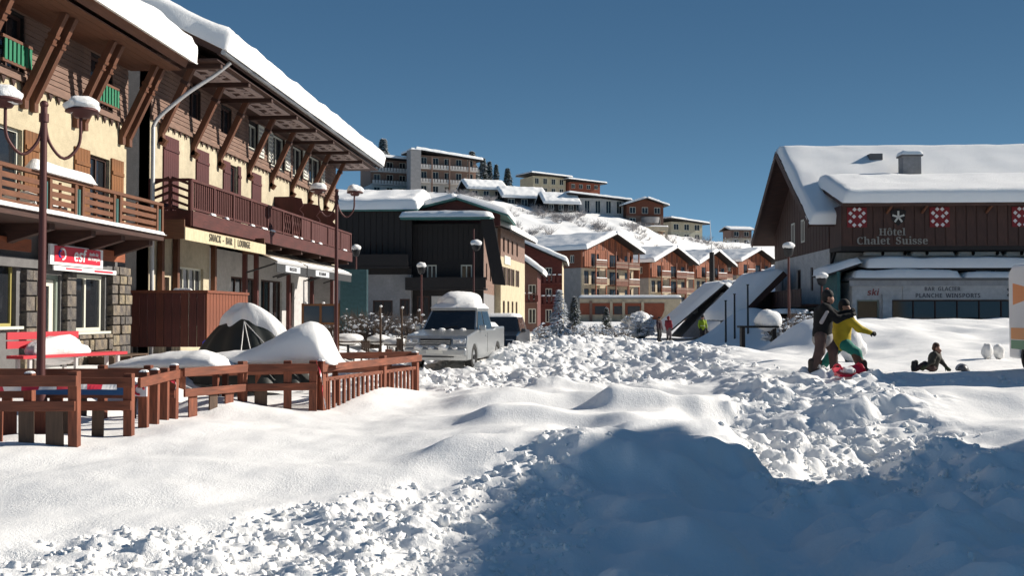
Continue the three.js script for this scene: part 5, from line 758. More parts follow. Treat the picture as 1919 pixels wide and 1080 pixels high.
// side outline (z forward, y up) with wheel arches, extruded across the car
function carBody(prof, W, bev = 0.06) { const s = new THREE.Shape(prof.map((p) => new THREE.Vector2(...p))); const g = new THREE.ExtrudeGeometry(s, { depth: W - 2 * bev, bevelEnabled: true, bevelSize: bev, bevelThickness: bev, bevelSegments: 3 }); g.translate(0, 0, -W / 2 + bev); g.rotateY(-Math.PI / 2); return metreUV(g); }
function arches(z0, z1, zs, r, y) { const out = []; for (const c of zs) for (let k = 0; k <= 10; k++) { const a = Math.PI - Math.PI * k / 10; out.push([c + Math.cos(a) * r, y + Math.sin(a) * r]); } return [[z0, y], ...out, [z1, y]]; }
{
  const silver = new THREE.MeshPhysicalMaterial({ color: col([0.40, 0.41, 0.41]), roughness: 0.32, metalness: 0.65, clearcoat: 0.5, clearcoatRoughness: 0.2 });
  const c = thing('pickup_truck', 'silver pickup truck facing the camera with a heap of snow on its roof', 'pickup', [-4.05, 0.26, -31.8], -0.13);
  part('body', carBody([...arches(-2.5, 2.45, [-1.55, 1.6], 0.46, 0.36), [2.52, 0.7], [2.42, 0.98], [1.15, 1.13], [1.0, 1.14], [-1.2, 1.14], [-1.22, 1.2], [-2.5, 1.2]], 1.9, 0.05), silver, c);
  part('cabin', taper(0.86, 0.72, [-1.2, 1.12], [-1.0, 0.42], 1.12, 1.80), silver, c); part('pillar_roof', metreUV(new RoundedBoxGeometry(1.5, 0.1, 1.5, 2, 0.04)), silver, c, [0, 1.8, -0.3]);
  part('bed_floor', cb(1.5, 0.1, 1.2, 0, 1.17, -1.85), M.black, c); part('bed_snow', snowPad(1.6, 1.2, 0.18, { seed: 3, r: 0.2 }), M.snowRoof, c, [0, 1.21, -1.85]);
  plate([[-0.80, 1.16, 1.075], [0.80, 1.16, 1.075], [0.68, 1.76, 0.46], [-0.68, 1.76, 0.46]], 0.012, M.glass, 'windscreen', c);
  for (const s of [-1, 1]) { const q = (z0, z1, z2, z3) => s > 0 ? [[0.858, 1.18, z0], [0.858, 1.18, z1], [0.735, 1.74, z2], [0.735, 1.74, z3]] : [[-0.858, 1.18, z1], [-0.858, 1.18, z0], [-0.735, 1.74, z3], [-0.735, 1.74, z2]]; plate(q(0.95, 0.02, 0.02, 0.42), 0.012, M.glass, 'side_window', c); plate(q(-0.08, -1.05, -0.9, -0.08), 0.012, M.glass, 'side_window', c);
    const m = part('mirror', metreUV(new RoundedBoxGeometry(0.2, 0.17, 0.12, 2, 0.04)), silver, c, [s * 1.02, 1.24, 0.9]); const hl = part('headlight', metreUV(new RoundedBoxGeometry(0.40, 0.17, 0.12, 2, 0.04)), std([0.5, 0.52, 0.54], { roughness: 0.12, metalness: 0.5 }), c, [s * 0.70, 0.87, 2.49]); part('lens', lump(0.06, 0.06, 0.03, 2, 0.02, 3), std([0.75, 0.76, 0.78], { roughness: 0.1, metalness: 0.4 }), hl, [s * 0.06, 0, 0.055]); part('door_handle', cb(0.03, 0.03, 0.14, s * 0.965, 0.98, 0.2), rimM, c); part('door_line', cb(0.006, 0.62, 0.012, s * 0.951, 0.46, -0.03), M.black, c); wheel(c, s * 0.82, 1.6, 0.38); wheel(c, s * 0.82, -1.55, 0.38); }
  part('grille', cb(0.92, 0.17, 0.06, 0, 0.77, 2.54), M.black, c); for (const y of [0.8, 0.86]) part('grille_bar', cb(0.9, 0.02, 0.03, 0, y, 2.575), rimM, c); part('bumper', metreUV(new RoundedBoxGeometry(1.86, 0.24, 0.2, 2, 0.06)), silver, c, [0, 0.55, 2.56]); part('lower_intake', cb(1.1, 0.13, 0.05, 0, 0.40, 2.57), M.black, c); part('number_plate', cb(0.5, 0.11, 0.02, 0, 0.51, 2.672), std([0.65, 0.65, 0.6]), c);
  part('roof_snow', lump(0.70, 0.46, 0.75, 12, 0.14, 5), M.snowRoof, c, [-0.04, 1.95, -0.3]); part('roof_snow', snowPad(1.5, 1.6, 0.16, { seed: 7, r: 0.2 }), M.snowRoof, c, [0, 1.845, -0.3]);
  for (const [x, y, z, r] of [[-0.2, 1.17, 1.16, 0.09], [0.1, 1.16, 1.2, 0.07], [0.45, 1.17, 1.14, 0.08], [-0.5, 1.16, 1.15, 0.06], [-0.82, 1.0, 1.8, 0.16], [0.25, 0.69, 2.66, 0.13], [-0.5, 0.68, 2.64, 0.10], [-0.1, 0.67, 2.66, 0.07], [0.6, 0.67, 2.64, 0.06]]) part('snow_clump', lump(r * 1.3, r * 0.7, r, x * 9 + 3, 0.3, 3), M.snowRoof, c, [x, y, z]); part('wiper', rod([-0.3, 1.2, 1.08], [0.25, 1.3, 0.98], 0.012), M.black, c);
}
function suv(label, pos, turn, colour) {
  const paint = new THREE.MeshPhysicalMaterial({ color: col(colour), roughness: 0.3, metalness: 0.3, clearcoat: 0.8, clearcoatRoughness: 0.1 }), c = thing('parked_car', label, 'car', pos, turn, 'parked cars');
  part('body', carBody([...arches(-2.2, 2.15, [-1.35, 1.35], 0.42, 0.32), [2.22, 0.62], [2.1, 0.92], [1.0, 1.05], [-2.1, 1.08], [-2.25, 0.8]], 1.82, 0.06), paint, c); part('cabin', taper(0.84, 0.66, [-2.05, 0.95], [-1.8, 0.25], 1.04, 1.66), paint, c);
  plate([[-0.76, 1.08, 0.91], [0.76, 1.08, 0.91], [0.62, 1.6, 0.33], [-0.62, 1.6, 0.33]], 0.012, M.glass, 'windscreen', c);
  for (const s of [-1, 1]) { const q = (z0, z1, z2, z3) => s > 0 ? [[0.84, 1.1, z0], [0.84, 1.1, z1], [0.69, 1.6, z2], [0.69, 1.6, z3]] : [[-0.84, 1.1, z1], [-0.84, 1.1, z0], [-0.69, 1.6, z3], [-0.69, 1.6, z2]]; plate(q(0.75, -0.25, -0.25, 0.24), 0.012, M.glass, 'side_window', c); plate(q(-0.33, -1.3, -1.25, -0.33), 0.012, M.glass, 'side_window', c); part('mirror', metreUV(new RoundedBoxGeometry(0.18, 0.14, 0.1, 2, 0.04)), paint, c, [s * 0.98, 1.14, 0.75]); part('headlight', metreUV(new RoundedBoxGeometry(0.36, 0.14, 0.1, 2, 0.04)), std([0.5, 0.52, 0.54], { roughness: 0.12, metalness: 0.5 }), c, [s * 0.64, 0.78, 2.16]); wheel(c, s * 0.8, 1.35, 0.35); wheel(c, s * 0.8, -1.35, 0.35); }
  part('bumper', metreUV(new RoundedBoxGeometry(1.78, 0.22, 0.16, 2, 0.06)), paint, c, [0, 0.48, 2.2]); part('roof_snow', snowPad(1.3, 1.9, 0.14, { seed: 4, r: 0.2 }), M.snowRoof, c, [0, 1.66, -0.8]); return c;
}
suv('dark car parked behind the silver pickup', [-3.35, 0.15, -39.5], -0.05, [0.02, 0.021, 0.024]);
suv('dark blue car beyond the right edge of the view', [11.4, 0.5, -15.4], 0, [0.03, 0.05, 0.12]);
{
  const c = thing('delivery_van', 'white van with orange and green stripes cut off by the right edge', 'van', [10.72, 0.62, -21.7], 0), wp = new THREE.MeshPhysicalMaterial({ color: col([0.62, 0.60, 0.60]), roughness: 0.4, clearcoat: 0.4 });
  part('body', carBody([...arches(-2.5, 2.4, [-1.6, 1.6], 0.42, 0.36), [2.5, 0.8], [2.3, 1.1], [1.75, 1.25], [1.1, 2.15], [0.9, 2.3], [-2.3, 2.35], [-2.5, 2.2]], 2.0, 0.08), wp, c);
  for (const s of [-1, 1]) { part('orange_stripe', cb(0.012, 0.26, 4.7, s * 1.004, 0.72, -0.05), std([0.62, 0.22, 0.04], { roughness: 0.4 }), c); part('green_stripe', cb(0.012, 0.2, 4.7, s * 1.004, 0.5, -0.05), std([0.06, 0.22, 0.10], { roughness: 0.4 }), c); part('orange_flash', extr([[-2.3, 1.5], [-1.5, 1.62], [-0.8, 1.95], [-1.6, 1.9], [-2.3, 2.0]], 0.012), std([0.62, 0.20, 0.05], { roughness: 0.4 }), c, [s * 1.0 + (s > 0 ? 0 : -0.001), 0, 0], [0, -Math.PI / 2, 0]); wheel(c, s * 0.88, 1.6, 0.34); wheel(c, s * 0.88, -1.6, 0.34); part('tail_light', cb(0.06, 0.4, 0.05, s * 0.9, 1.0, -2.5), std([0.3, 0.02, 0.02]), c); plate(s > 0 ? [[1.002, 1.3, 1.4], [1.002, 1.3, 0.5], [1.002, 2.0, 0.5], [1.002, 2.0, 1.0]] : [[-1.002, 1.3, 0.5], [-1.002, 1.3, 1.4], [-1.002, 2.0, 1.0], [-1.002, 2.0, 0.5]], 0.01, M.glass, 'side_window', c); }
  part('roof_snow', snowPad(1.7, 3.0, 0.2, { seed: 5, r: 0.3 }), M.snowRoof, c, [0, 2.35, -0.7]);
}
// ---------------------------------------------------------------- people: tapered bones joined smoothly, meshed by surface nets
function boneField(bones, k) { return (x, y, z) => { let s = 1e3; for (const [ax, ay, az, ra, bx_, by, bz, rb] of bones) { const dx = bx_ - ax, dy = by - ay, dz = bz - az, L = dx * dx + dy * dy + dz * dz, t = L ? clamp(((x - ax) * dx + (y - ay) * dy + (z - az) * dz) / L) : 0, d = Math.hypot(x - ax - dx * t, y - ay - dy * t, z - az - dz * t) - mix(ra, rb, t); const h = clamp(0.5 + 0.5 * (s - d) / k); s = mix(s, d, h) - k * h * (1 - h); } return s; }; }
function netMesh(bones, cell, k = 0.035, wrinkle = 0) {
  const lo = [1e9, 1e9, 1e9], hi = [-1e9, -1e9, -1e9]; for (const b of bones) for (const o of [0, 4]) for (let i = 0; i < 3; i++) { lo[i] = Math.min(lo[i], b[o + i] - b[o + 3] - 2.5 * cell); hi[i] = Math.max(hi[i], b[o + i] + b[o + 3] + 2.5 * cell); }
  const n = [0, 1, 2].map((i) => Math.ceil((hi[i] - lo[i]) / cell) + 1), base = boneField(bones, k), f = wrinkle ? (x, y, z) => base(x, y, z) + wrinkle * (vn(x * 14 + z * 5, y * 17 + z * 9) + 0.6 * vn(x * 31, y * 27 + z * 20)) : base, val = new Float32Array(n[0] * n[1] * n[2]), I = (i, j, q) => i + n[0] * (j + n[1] * q);
  for (let q = 0; q < n[2]; q++) for (let j = 0; j < n[1]; j++) for (let i = 0; i < n[0]; i++) val[I(i, j, q)] = f(lo[0] + i * cell, lo[1] + j * cell, lo[2] + q * cell);
  const id = new Int32Array(val.length).fill(-1), pos = [], idx = [];
  for (let q = 0; q + 1 < n[2]; q++) for (let j = 0; j + 1 < n[1]; j++) for (let i = 0; i + 1 < n[0]; i++) { let c = 0, sx = 0, sy = 0, sz = 0; const e = (a, b, d, a2, b2, d2) => { const u = val[I(i + a, j + b, q + d)], v = val[I(i + a2, j + b2, q + d2)]; if ((u < 0) !== (v < 0)) { const t = u / (u - v); sx += mix(a, a2, t); sy += mix(b, b2, t); sz += mix(d, d2, t); c++; } };
    for (const a of [0, 1]) for (const b of [0, 1]) { e(0, a, b, 1, a, b); e(a, 0, b, a, 1, b); e(a, b, 0, a, b, 1); }
    if (c) { id[I(i, j, q)] = pos.length / 3; pos.push(lo[0] + (i + sx / c) * cell, lo[1] + (j + sy / c) * cell, lo[2] + (q + sz / c) * cell); } }
  const quad = (a, b, c, d, flip) => { if (a < 0 || b < 0 || c < 0 || d < 0) return; if (flip) idx.push(a, c, b, a, d, c); else idx.push(a, b, c, a, c, d); };
  for (let q = 1; q + 1 < n[2]; q++) for (let j = 1; j + 1 < n[1]; j++) for (let i = 1; i + 1 < n[0]; i++) { const s = val[I(i, j, q)] < 0;
    if (s !== (val[I(i + 1, j, q)] < 0)) quad(id[I(i, j - 1, q - 1)], id[I(i, j, q - 1)], id[I(i, j, q)], id[I(i, j - 1, q)], !s);
    if (s !== (val[I(i, j + 1, q)] < 0)) quad(id[I(i - 1, j, q - 1)], id[I(i - 1, j, q)], id[I(i, j, q)], id[I(i, j, q - 1)], !s);
    if (s !== (val[I(i, j, q + 1)] < 0)) quad(id[I(i - 1, j - 1, q)], id[I(i, j - 1, q)], id[I(i, j, q)], id[I(i - 1, j, q)], !s); }
  const g = new THREE.BufferGeometry(); g.setAttribute('position', new THREE.Float32BufferAttribute(pos, 3)); g.setIndex(idx); g.computeVertexNormals(); return metreUV(g);
}
const skin = std([0.40, 0.20, 0.13], { roughness: 0.6 });
// joints: hip, chest, neck, head, and per side shoulder, elbow, hand, hipjoint, knee, foot, toe
function person(label, pos, turn, J, c, cell = 0.02) {
  const p = thing('person', label, 'person', pos, turn), b = (a, ra, d, rb) => [...J[a], ra, ...J[d], rb], sides = ['L', 'R'], S = c.s || 1;
  const head = new THREE.Vector3(...J.head), fwd = new THREE.Vector3(...(J.look || [0, 0, 1])).normalize();
  const off = (f, u, r = 0) => { const side = new THREE.Vector3(0, 1, 0).cross(fwd).normalize(); return head.clone().addScaledVector(fwd, f).addScaledVector(side, r).add(new THREE.Vector3(0, u, 0)).toArray(); };
  const body = [b('hip', 0.13 * S, 'chest', 0.14 * S), b('chest', 0.10 * S, 'neck', 0.055 * S), [...J.neck, 0.052 * S, ...J.head, 0.06 * S], [...off(-0.01, 0.03), 0.094 * S, ...off(0.02, -0.05), 0.07 * S], [...off(0.085, -0.01), 0.018 * S, ...off(0.10, -0.03), 0.018 * S], [...off(0, 0, 0.088), 0.02 * S, ...off(0, -0.03, 0.088), 0.016 * S], [...off(0, 0, -0.088), 0.02 * S, ...off(0, -0.03, -0.088), 0.016 * S], [...off(0.055, -0.075), 0.035 * S, ...off(0.065, -0.09), 0.028 * S]];
  for (const s of sides) { body.push(b('chest', 0.08 * S, 'sh' + s, 0.06 * S), b('sh' + s, 0.055 * S, 'el' + s, 0.042 * S), b('el' + s, 0.042 * S, 'ha' + s, 0.03 * S), b('hip', 0.1 * S, 'hj' + s, 0.085 * S), b('hj' + s, 0.085 * S, 'kn' + s, 0.06 * S), b('kn' + s, 0.058 * S, 'fo' + s, 0.04 * S), b('fo' + s, 0.045 * S, 'to' + s, 0.035 * S)); }
  part('body', netMesh(body, cell), skin, p);
  const jk = [b('hip', 0.17 * S, 'chest', 0.185 * S), [...J.chest, 0.17 * S, ...J.neck, 0.075 * S]]; if (c.long) jk.push([J.hip[0], J.hip[1] - c.long, J.hip[2], 0.17 * S, ...J.hip, 0.17 * S]);
  for (const s of sides) jk.push(b('chest', 0.13 * S, 'sh' + s, 0.095 * S), b('sh' + s, 0.092 * S, 'el' + s, 0.072 * S), b('el' + s, 0.072 * S, 'ha' + s, 0.05 * S)); part('jacket', netMesh(jk, cell, 0.05, 0.006), c.jacket, p);
  const tr = []; for (const s of sides) tr.push(b('hip', 0.15 * S, 'hj' + s, 0.115 * S), b('hj' + s, 0.12 * S, 'kn' + s, 0.092 * S), b('kn' + s, 0.09 * S, 'fo' + s, 0.075 * S)); part('trousers', netMesh(tr, cell, 0.05, 0.006), c.trousers, p);
  for (const s of sides) { part('boot', netMesh([b('fo' + s, 0.07 * S, 'to' + s, 0.055 * S), [J['fo' + s][0], J['fo' + s][1] + 0.16, J['fo' + s][2], 0.075 * S, ...J['fo' + s], 0.07 * S]], cell), c.boots, p);
    const H = new THREE.Vector3(...J['ha' + s]), d = H.clone().sub(new THREE.Vector3(...J['el' + s])).normalize(), sd = new THREE.Vector3(0, 0, 1).cross(d).normalize(), at = (f, r, q = 0) => H.clone().addScaledVector(d, f).addScaledVector(sd, r).add(new THREE.Vector3(0, 0, q)).toArray(), fg = [[...at(0, 0), 0.034, ...at(0.07, 0), 0.04]];
    [[-0.03, 0.075], [-0.01, 0.09], [0.012, 0.085], [0.032, 0.065]].forEach(([r, l]) => fg.push([...at(0.07, r), 0.013, ...at(0.07 + l * 0.6, r * 1.2, -0.012), 0.012], [...at(0.07 + l * 0.6, r * 1.2, -0.012), 0.012, ...at(0.07 + l, r * 1.2, -0.035), 0.01])); fg.push([...at(0.02, -0.035), 0.014, ...at(0.07, -0.07, 0.01), 0.012]);
    part('glove', netMesh(fg, Math.min(cell, 0.011), 0.012), c.gloves, p); }
  part(c.hat ? 'hat' : 'hair', netMesh([[...off(-0.02, 0.055), 0.108 * S, ...off(-0.045, -0.01), 0.098 * S]], cell * 0.8, 0.02, 0.004), c.hatMat, p);
  return { p, off };
}
const cl = (c) => std(c, { map: clothMap, roughness: 0.85 });
const JB = { hip: [-0.02, 0.74, 0], chest: [0.02, 1.16, 0], neck: [0.08, 1.36, 0], head: [0.12, 1.50, 0], look: [1, -0.2, 0.25], shL: [0.0, 1.27, 0.17], elL: [0.24, 1.04, 0.22], haL: [0.50, 1.12, 0.2], shR: [0.1, 1.27, -0.16], elR: [0.34, 1.12, -0.2], haR: [0.56, 1.2, -0.14], hjL: [-0.06, 0.68, 0.09], knL: [-0.10, 0.36, 0.12], foL: [-0.26, -0.02, 0.12], toL: [-0.12, -0.06, 0.14], hjR: [0.04, 0.68, -0.09], knR: [0.22, 0.40, -0.08], foR: [0.24, 0.0, -0.08], toR: [0.38, -0.04, -0.07] };
{ const g = gy(5.05, -21.9), { p, off } = person('person in a long black jacket bracing against the one in yellow', [4.98, g + 0.06, -21.9], 0, JB, { jacket: std([0.004, 0.004, 0.005], { roughness: 1 }), trousers: cl([0.085, 0.05, 0.045]), boots: cl([0.05, 0.035, 0.03]), gloves: cl([0.012, 0.012, 0.012]), hat: true, hatMat: cl([0.012, 0.01, 0.01]), long: 0.08, s: 1.12 });
  part('hem', netMesh([[-0.03, 0.62, 0, 0.196, 0.0, 0.66, 0, 0.2]], 0.02, 0.03, 0.004), cl([0.38, 0.36, 0.35]), p); part('sleeve_patch', netMesh([[0.02, 1.19, 0.285, 0.035, -0.08, 0.98, 0.22, 0.045]], 0.015), cl([0.42, 0.39, 0.40]), p); part('bobble', lump(0.035, 0.035, 0.035, 3, 0.15, 3), cl([0.55, 0.12, 0.06]), p, off(-0.03, 0.165)); }
const JY = { hip: [0.0, 0.66, 0], chest: [0.02, 1.06, 0], neck: [0.05, 1.28, 0], head: [0.08, 1.43, 0], look: [0.75, -0.1, 0.6], shL: [0.1, 1.18, 0.16], elL: [0.32, 0.96, 0.18], haL: [0.55, 0.88, 0.16], shR: [-0.04, 1.18, -0.17], elR: [-0.2, 1.0, -0.24], haR: [-0.1, 0.86, -0.12], hjL: [0.05, 0.62, 0.09], knL: [0.28, 0.44, 0.12], foL: [0.42, 0.06, 0.12], toL: [0.57, 0.03, 0.12], hjR: [-0.05, 0.6, -0.09], knR: [-0.22, 0.34, -0.1], foR: [-0.46, 0.06, -0.1], toR: [-0.34, 0.0, -0.08] };
{ const g = gy(5.5, -22.3), { p } = person('person in a bright yellow jacket and teal trousers lunging forward', [5.46, g + 0.06, -22.3], 0, JY, { jacket: cl([0.60, 0.44, 0.02]), trousers: cl([0.02, 0.23, 0.17]), boots: cl([0.14, 0.07, 0.04]), gloves: cl([0.012, 0.012, 0.012]), hatMat: cl([0.012, 0.010, 0.009]), s: 1.08 });
  part('gaiter', netMesh([[0.25, 0.46, 0.12, 0.105, 0.40, 0.10, 0.12, 0.095]], 0.02, 0.03, 0.004), cl([0.15, 0.07, 0.045]), p); }
const JS = { hip: [0, 0.12, 0], chest: [0.04, 0.34, 0.02], neck: [0.07, 0.46, 0.03], head: [0.09, 0.55, 0.04], look: [0.8, -0.3, 0.5], shL: [0.0, 0.40, 0.11], elL: [-0.06, 0.24, 0.16], haL: [-0.2, 0.14, 0.18], shR: [0.14, 0.40, -0.08], elR: [0.22, 0.24, -0.06], haR: [0.30, 0.12, 0.02], hjL: [-0.05, 0.1, 0.07], knL: [-0.26, 0.14, 0.1], foL: [-0.46, 0.05, 0.1], toL: [-0.48, 0.12, 0.1], hjR: [0.04, 0.1, -0.06], knR: [-0.16, 0.17, -0.04], foR: [-0.36, 0.06, -0.06], toR: [-0.38, 0.13, -0.06] };
{ const g = gy(8.05, -24.4); person('child in a dark olive coat sitting in the snow', [8.05, g + 0.0, -24.4], 0, JS, { jacket: cl([0.055, 0.05, 0.04]), trousers: cl([0.07, 0.035, 0.035]), boots: cl([0.03, 0.025, 0.03]), gloves: cl([0.05, 0.06, 0.03]), hat: true, hatMat: cl([0.11, 0.05, 0.03]), s: 0.72 }, 0.014); }
{ const h = thing('ski_helmet', 'grey striped helmet lying in the snow beside the sitting child', 'helmet', [8.68, gy(8.68, -24.3) + 0.05, -24.3]); part('shell', metreUV(new THREE.SphereGeometry(0.135, 24, 14, 0, 6.2832, 0, 1.75)), std([0.10, 0.10, 0.11], { roughness: 0.4, side: THREE.DoubleSide }), h); for (const k of [-1, 0, 1]) part('stripe', metreUV(new THREE.TorusGeometry(0.136 * Math.cos(k * 0.35), 0.012, 6, 20, Math.PI)), std([0.5, 0.5, 0.52]), h, [0, 0, k * 0.046]); part('visor', metreUV(new THREE.TorusGeometry(0.13, 0.02, 6, 20, 2.2).rotateX(Math.PI / 2)), M.black, h, [0.02, -0.02, 0.01]); }
{ const s = thing('red_sled', 'bright red plastic sled half buried at the feet of the pair', 'sled', [5.32, gy(5.3, -21.2) + 0.12, -21.2], 0.35), red = std([0.55, 0.015, 0.045], { roughness: 0.35 });
  const tub = new THREE.BoxGeometry(0.6, 0.05, 0.3, 16, 1, 8), P = tub.attributes.position; for (let i = 0; i < P.count; i++) { const x = P.getX(i), z = P.getZ(i); P.setY(i, P.getY(i) + 0.9 * z * z * 1.6 + 0.45 * x * x + (x > 0.2 ? (x - 0.2) * 0.4 : 0)); } tub.computeVertexNormals(); part('tub', metreUV(tub), red, s, [0, 0.03, 0], [0.5, 0, 0.12]); for (const z of [-0.1, 0.1]) part('runner', cb(0.5, 0.04, 0.05, 0, -0.03, z), red, s); for (const x of [-0.26, 0.25]) part('handle', tube([[x, 0.1, -0.16], [x, 0.2, -0.05], [x, 0.2, 0.08], [x, 0.12, 0.17]], 0.022, 12, 6), red, s); part('snow_heap', lump(0.16, 0.08, 0.13, 3, 0.25, 3), M.snowRoof, s, [-0.02, 0.08, 0.02]); }
const JW = { hip: [0, 0.92, 0], chest: [0, 1.3, 0], neck: [0, 1.48, 0.02], head: [0, 1.62, 0.03], look: [-0.3, 0, 1], shL: [-0.18, 1.4, 0], elL: [-0.25, 1.14, 0.02], haL: [-0.24, 0.92, 0.1], shR: [0.18, 1.4, 0], elR: [0.25, 1.14, 0.02], haR: [0.26, 0.92, 0.1], hjL: [-0.09, 0.88, 0], knL: [-0.13, 0.5, 0.06], foL: [-0.16, 0.08, 0], toL: [-0.17, 0.05, 0.14], hjR: [0.09, 0.88, 0], knR: [0.10, 0.5, 0.05], foR: [0.06, 0.08, -0.02], toR: [0.07, 0.05, 0.12] };
{ const { p } = person('person in a yellow-green safety jacket standing on the street', [7.75, gy(7.75, -69) + 0.0, -69], 0.2, JW, { jacket: cl([0.36, 0.52, 0.02]), trousers: cl([0.02, 0.022, 0.03]), boots: cl([0.02, 0.02, 0.02]), gloves: cl([0.02, 0.02, 0.02]), hat: true, hatMat: cl([0.015, 0.015, 0.02]) }, 0.03); part('reflective_band', netMesh([[-0.02, 1.08, 0, 0.19, 0.02, 1.08, 0, 0.19]], 0.025).scale(1, 0.18, 1).translate(0, 0.89, 0), std([0.6, 0.6, 0.58]), p);
  person('person in a red jacket near the white bush', [5.72, gy(5.72, -72), -72], 2.4, JW, { jacket: cl([0.26, 0.02, 0.035]), trousers: cl([0.16, 0.13, 0.14]), boots: cl([0.02, 0.02, 0.02]), gloves: cl([0.02, 0.02, 0.02]), hat: true, hatMat: cl([0.25, 0.02, 0.03]) }, 0.03);
  person('person in a dark coat left of the red jacket', [5.1, gy(5.1, -72.4), -72.4], 0.9, JW, { jacket: cl([0.05, 0.02, 0.03]), trousers: cl([0.03, 0.03, 0.035]), boots: cl([0.02, 0.02, 0.02]), gloves: cl([0.02, 0.02, 0.02]), hat: true, hatMat: cl([0.03, 0.02, 0.02]) }, 0.03); }
// ---------------------------------------------------------------- trees and shrubs
const needle = std([0.030, 0.045, 0.032], { roughness: 0.95 }), frost = std([0.70, 0.73, 0.77], { roughness: 0.95 }), twigM = std([0.10, 0.075, 0.06], { roughness: 0.95 }), frostTwig = std([0.42, 0.42, 0.44], { roughness: 0.95 }), bark = wood([0.06, 0.042, 0.032]);
function leafTri(pos, x, y, z, dx, dy, dz, w) { // a slim drooping spray: two triangles folded along the middle
  const L = Math.hypot(dx, dz) || 1, sx = -dz / L * w, sz = dx / L * w; pos.push(x, y, z, x + dx * 0.5 + sx, y + dy * 0.5 - w * 0.4, z + dz * 0.5 + sz, x + dx, y + dy, z + dz, x, y, z, x + dx, y + dy, z + dz, x + dx * 0.5 - sx, y + dy * 0.5 - w * 0.4, z + dz * 0.5 - sz);
}
function triGeo(pos) { const g = new THREE.BufferGeometry(); g.setAttribute('position', new THREE.Float32BufferAttribute(pos, 3)); g.computeVertexNormals(); g.setAttribute('uv', new THREE.Float32BufferAttribute(new Float32Array(pos.length / 3 * 2), 2)); return g; }
function conifer(label, [x, y, z], H, R, seed, frosted = 0.5, group = 'conifers') {
  const t = thing('conifer_tree', label, 'conifer', [x, y, z], 0, group), r = rng(seed), dark = [], white = [];
  const n = Math.round(900 + H * 40); for (let i = 0; i < n; i++) { const v = Math.pow(r(), 0.8), a = r() * 6.2832, yy = H * (0.06 + 0.94 * v), rad = R * (1 - v) * (0.75 + 0.3 * Math.sin(a * 3 + seed + v * 20)) + 0.03 * R, q = 0.25 + 0.75 * Math.sqrt(r()), l = R * (0.22 + 0.2 * r()) * (1 - 0.6 * v) + 0.03 * H; const px = Math.cos(a) * rad * q, pz = Math.sin(a) * rad * q, dy = -l * rr(0.25, 0.6, r); if (frosted < 1 || r() < 0.22) leafTri(dark, px, yy, pz, Math.cos(a) * l, dy, Math.sin(a) * l, l * 0.22); if (r() < frosted) leafTri(white, px, yy + 0.05 * l, pz, Math.cos(a) * l * 0.95, dy * 0.9 + 0.06 * l, Math.sin(a) * l * 0.95, l * 0.2); }
  part('trunk', rod([0, -0.5, 0], [0, H * 0.95, 0], R * 0.09, 0.02, 8), bark, t); part('crown', triGeo(dark), needle, t); part('snow', triGeo(white), frost, t);
}
conifer('frosted conifer poking up behind the leftmost crest apartments', [-55.8, 33, -275], 17.5, 3.6, 1, 0.9);
conifer('tall conifer at the right end of the crest apartments', [-28.6, 29, -252], 14.0, 2.9, 2, 0.6); conifer('broad frosted conifer beside the first snowy chalet', [-26.9, 30, -262], 12.8, 2.7, 3, 0.7); conifer('slim dark conifer in the crest group', [-25.3, 30, -263], 12.0, 1.9, 4, 0.4); conifer('short dark conifer right of the crest group', [-23.6, 30, -264], 11.4, 1.6, 5, 0.25); conifer('lone conifer left of the flat roofed cream house', [-20.1, 29.5, -258], 10.0, 2.4, 6, 0.45);
conifer('small white frosted conifer by the ploughed heap', [-1.65, gy(-1.65, -62) - 0.1, -62], 3.5, 0.85, 7, 1.6); conifer('bluish shaded conifer right of the white one', [-0.9, gy(-0.9, -75), -75], 3.3, 0.7, 8, 0.5); conifer('small bluish conifer before the terracotta podium', [1.5, gy(1.5, -78), -78], 2.4, 0.6, 9, 0.4);
// bare shrubs and trees: forked twigs, some carrying snow
function twigs(H, R, n, seed, w = 0.03, up = 1) { const r = rng(seed), pos = []; for (let i = 0; i < n; i++) { let a = r() * 6.2832, x = Math.cos(a) * R * 0.25 * r(), z = Math.sin(a) * R * 0.25 * r(), y = 0; const k = 4; for (let s = 0; s < k; s++) { const l = H / k * rr(0.6, 1.1, r), o = R / k * rr(0.2, 1.5, r), nx = x + Math.cos(a) * o, nz = z + Math.sin(a) * o, ny = y + l * up, q = w * (1 - s / k) + 0.006; for (let e = 0; e < 3; e++) { const b0 = e * 2.094, b1 = b0 + 2.094; pos.push(x + Math.cos(b0) * q, y, z + Math.sin(b0) * q, x + Math.cos(b1) * q, y, z + Math.sin(b1) * q, nx, ny, nz); } x = nx; y = ny; z = nz; a += rr(-1.1, 1.1, r); } } return triGeo(pos); }
function flakes(H, R, n, seed, s) { const r = rng(seed), pos = []; for (let i = 0; i < n; i++) { const a = r() * 6.2832, q = Math.sqrt(r()) * R, y = H * rr(0.25, 1, r) * (1 - 0.35 * q / R), l = s * rr(0.5, 1.3, r), b = r() * 6.2832; const x = Math.cos(a) * q, z = Math.sin(a) * q; for (let k = 0; k < 4; k++) { const c = b + k * 1.5708, d = c + 1.5708; pos.push(x, y + l * 0.5, z, x + Math.cos(d) * l, y, z + Math.sin(d) * l, x + Math.cos(c) * l, y, z + Math.sin(c) * l); pos.push(x, y - l * 0.4, z, x + Math.cos(c) * l, y, z + Math.sin(c) * l, x + Math.cos(d) * l, y, z + Math.sin(d) * l); } } return triGeo(pos); }
function shrub(name, label, cat, [x, y, z], H, R, seed, o = {}) { const t = thing(name, label, cat, [x, y, z], 0, o.group); part(o.stem || 'twigs', twigs(H, R, o.n || 60, seed, o.w || 0.03), o.mat || twigM, t); part('snow', flakes(H, R, o.f || 60, seed + 5, o.s || 0.09), frost, t).userData.kind = 'stuff'; return t; }
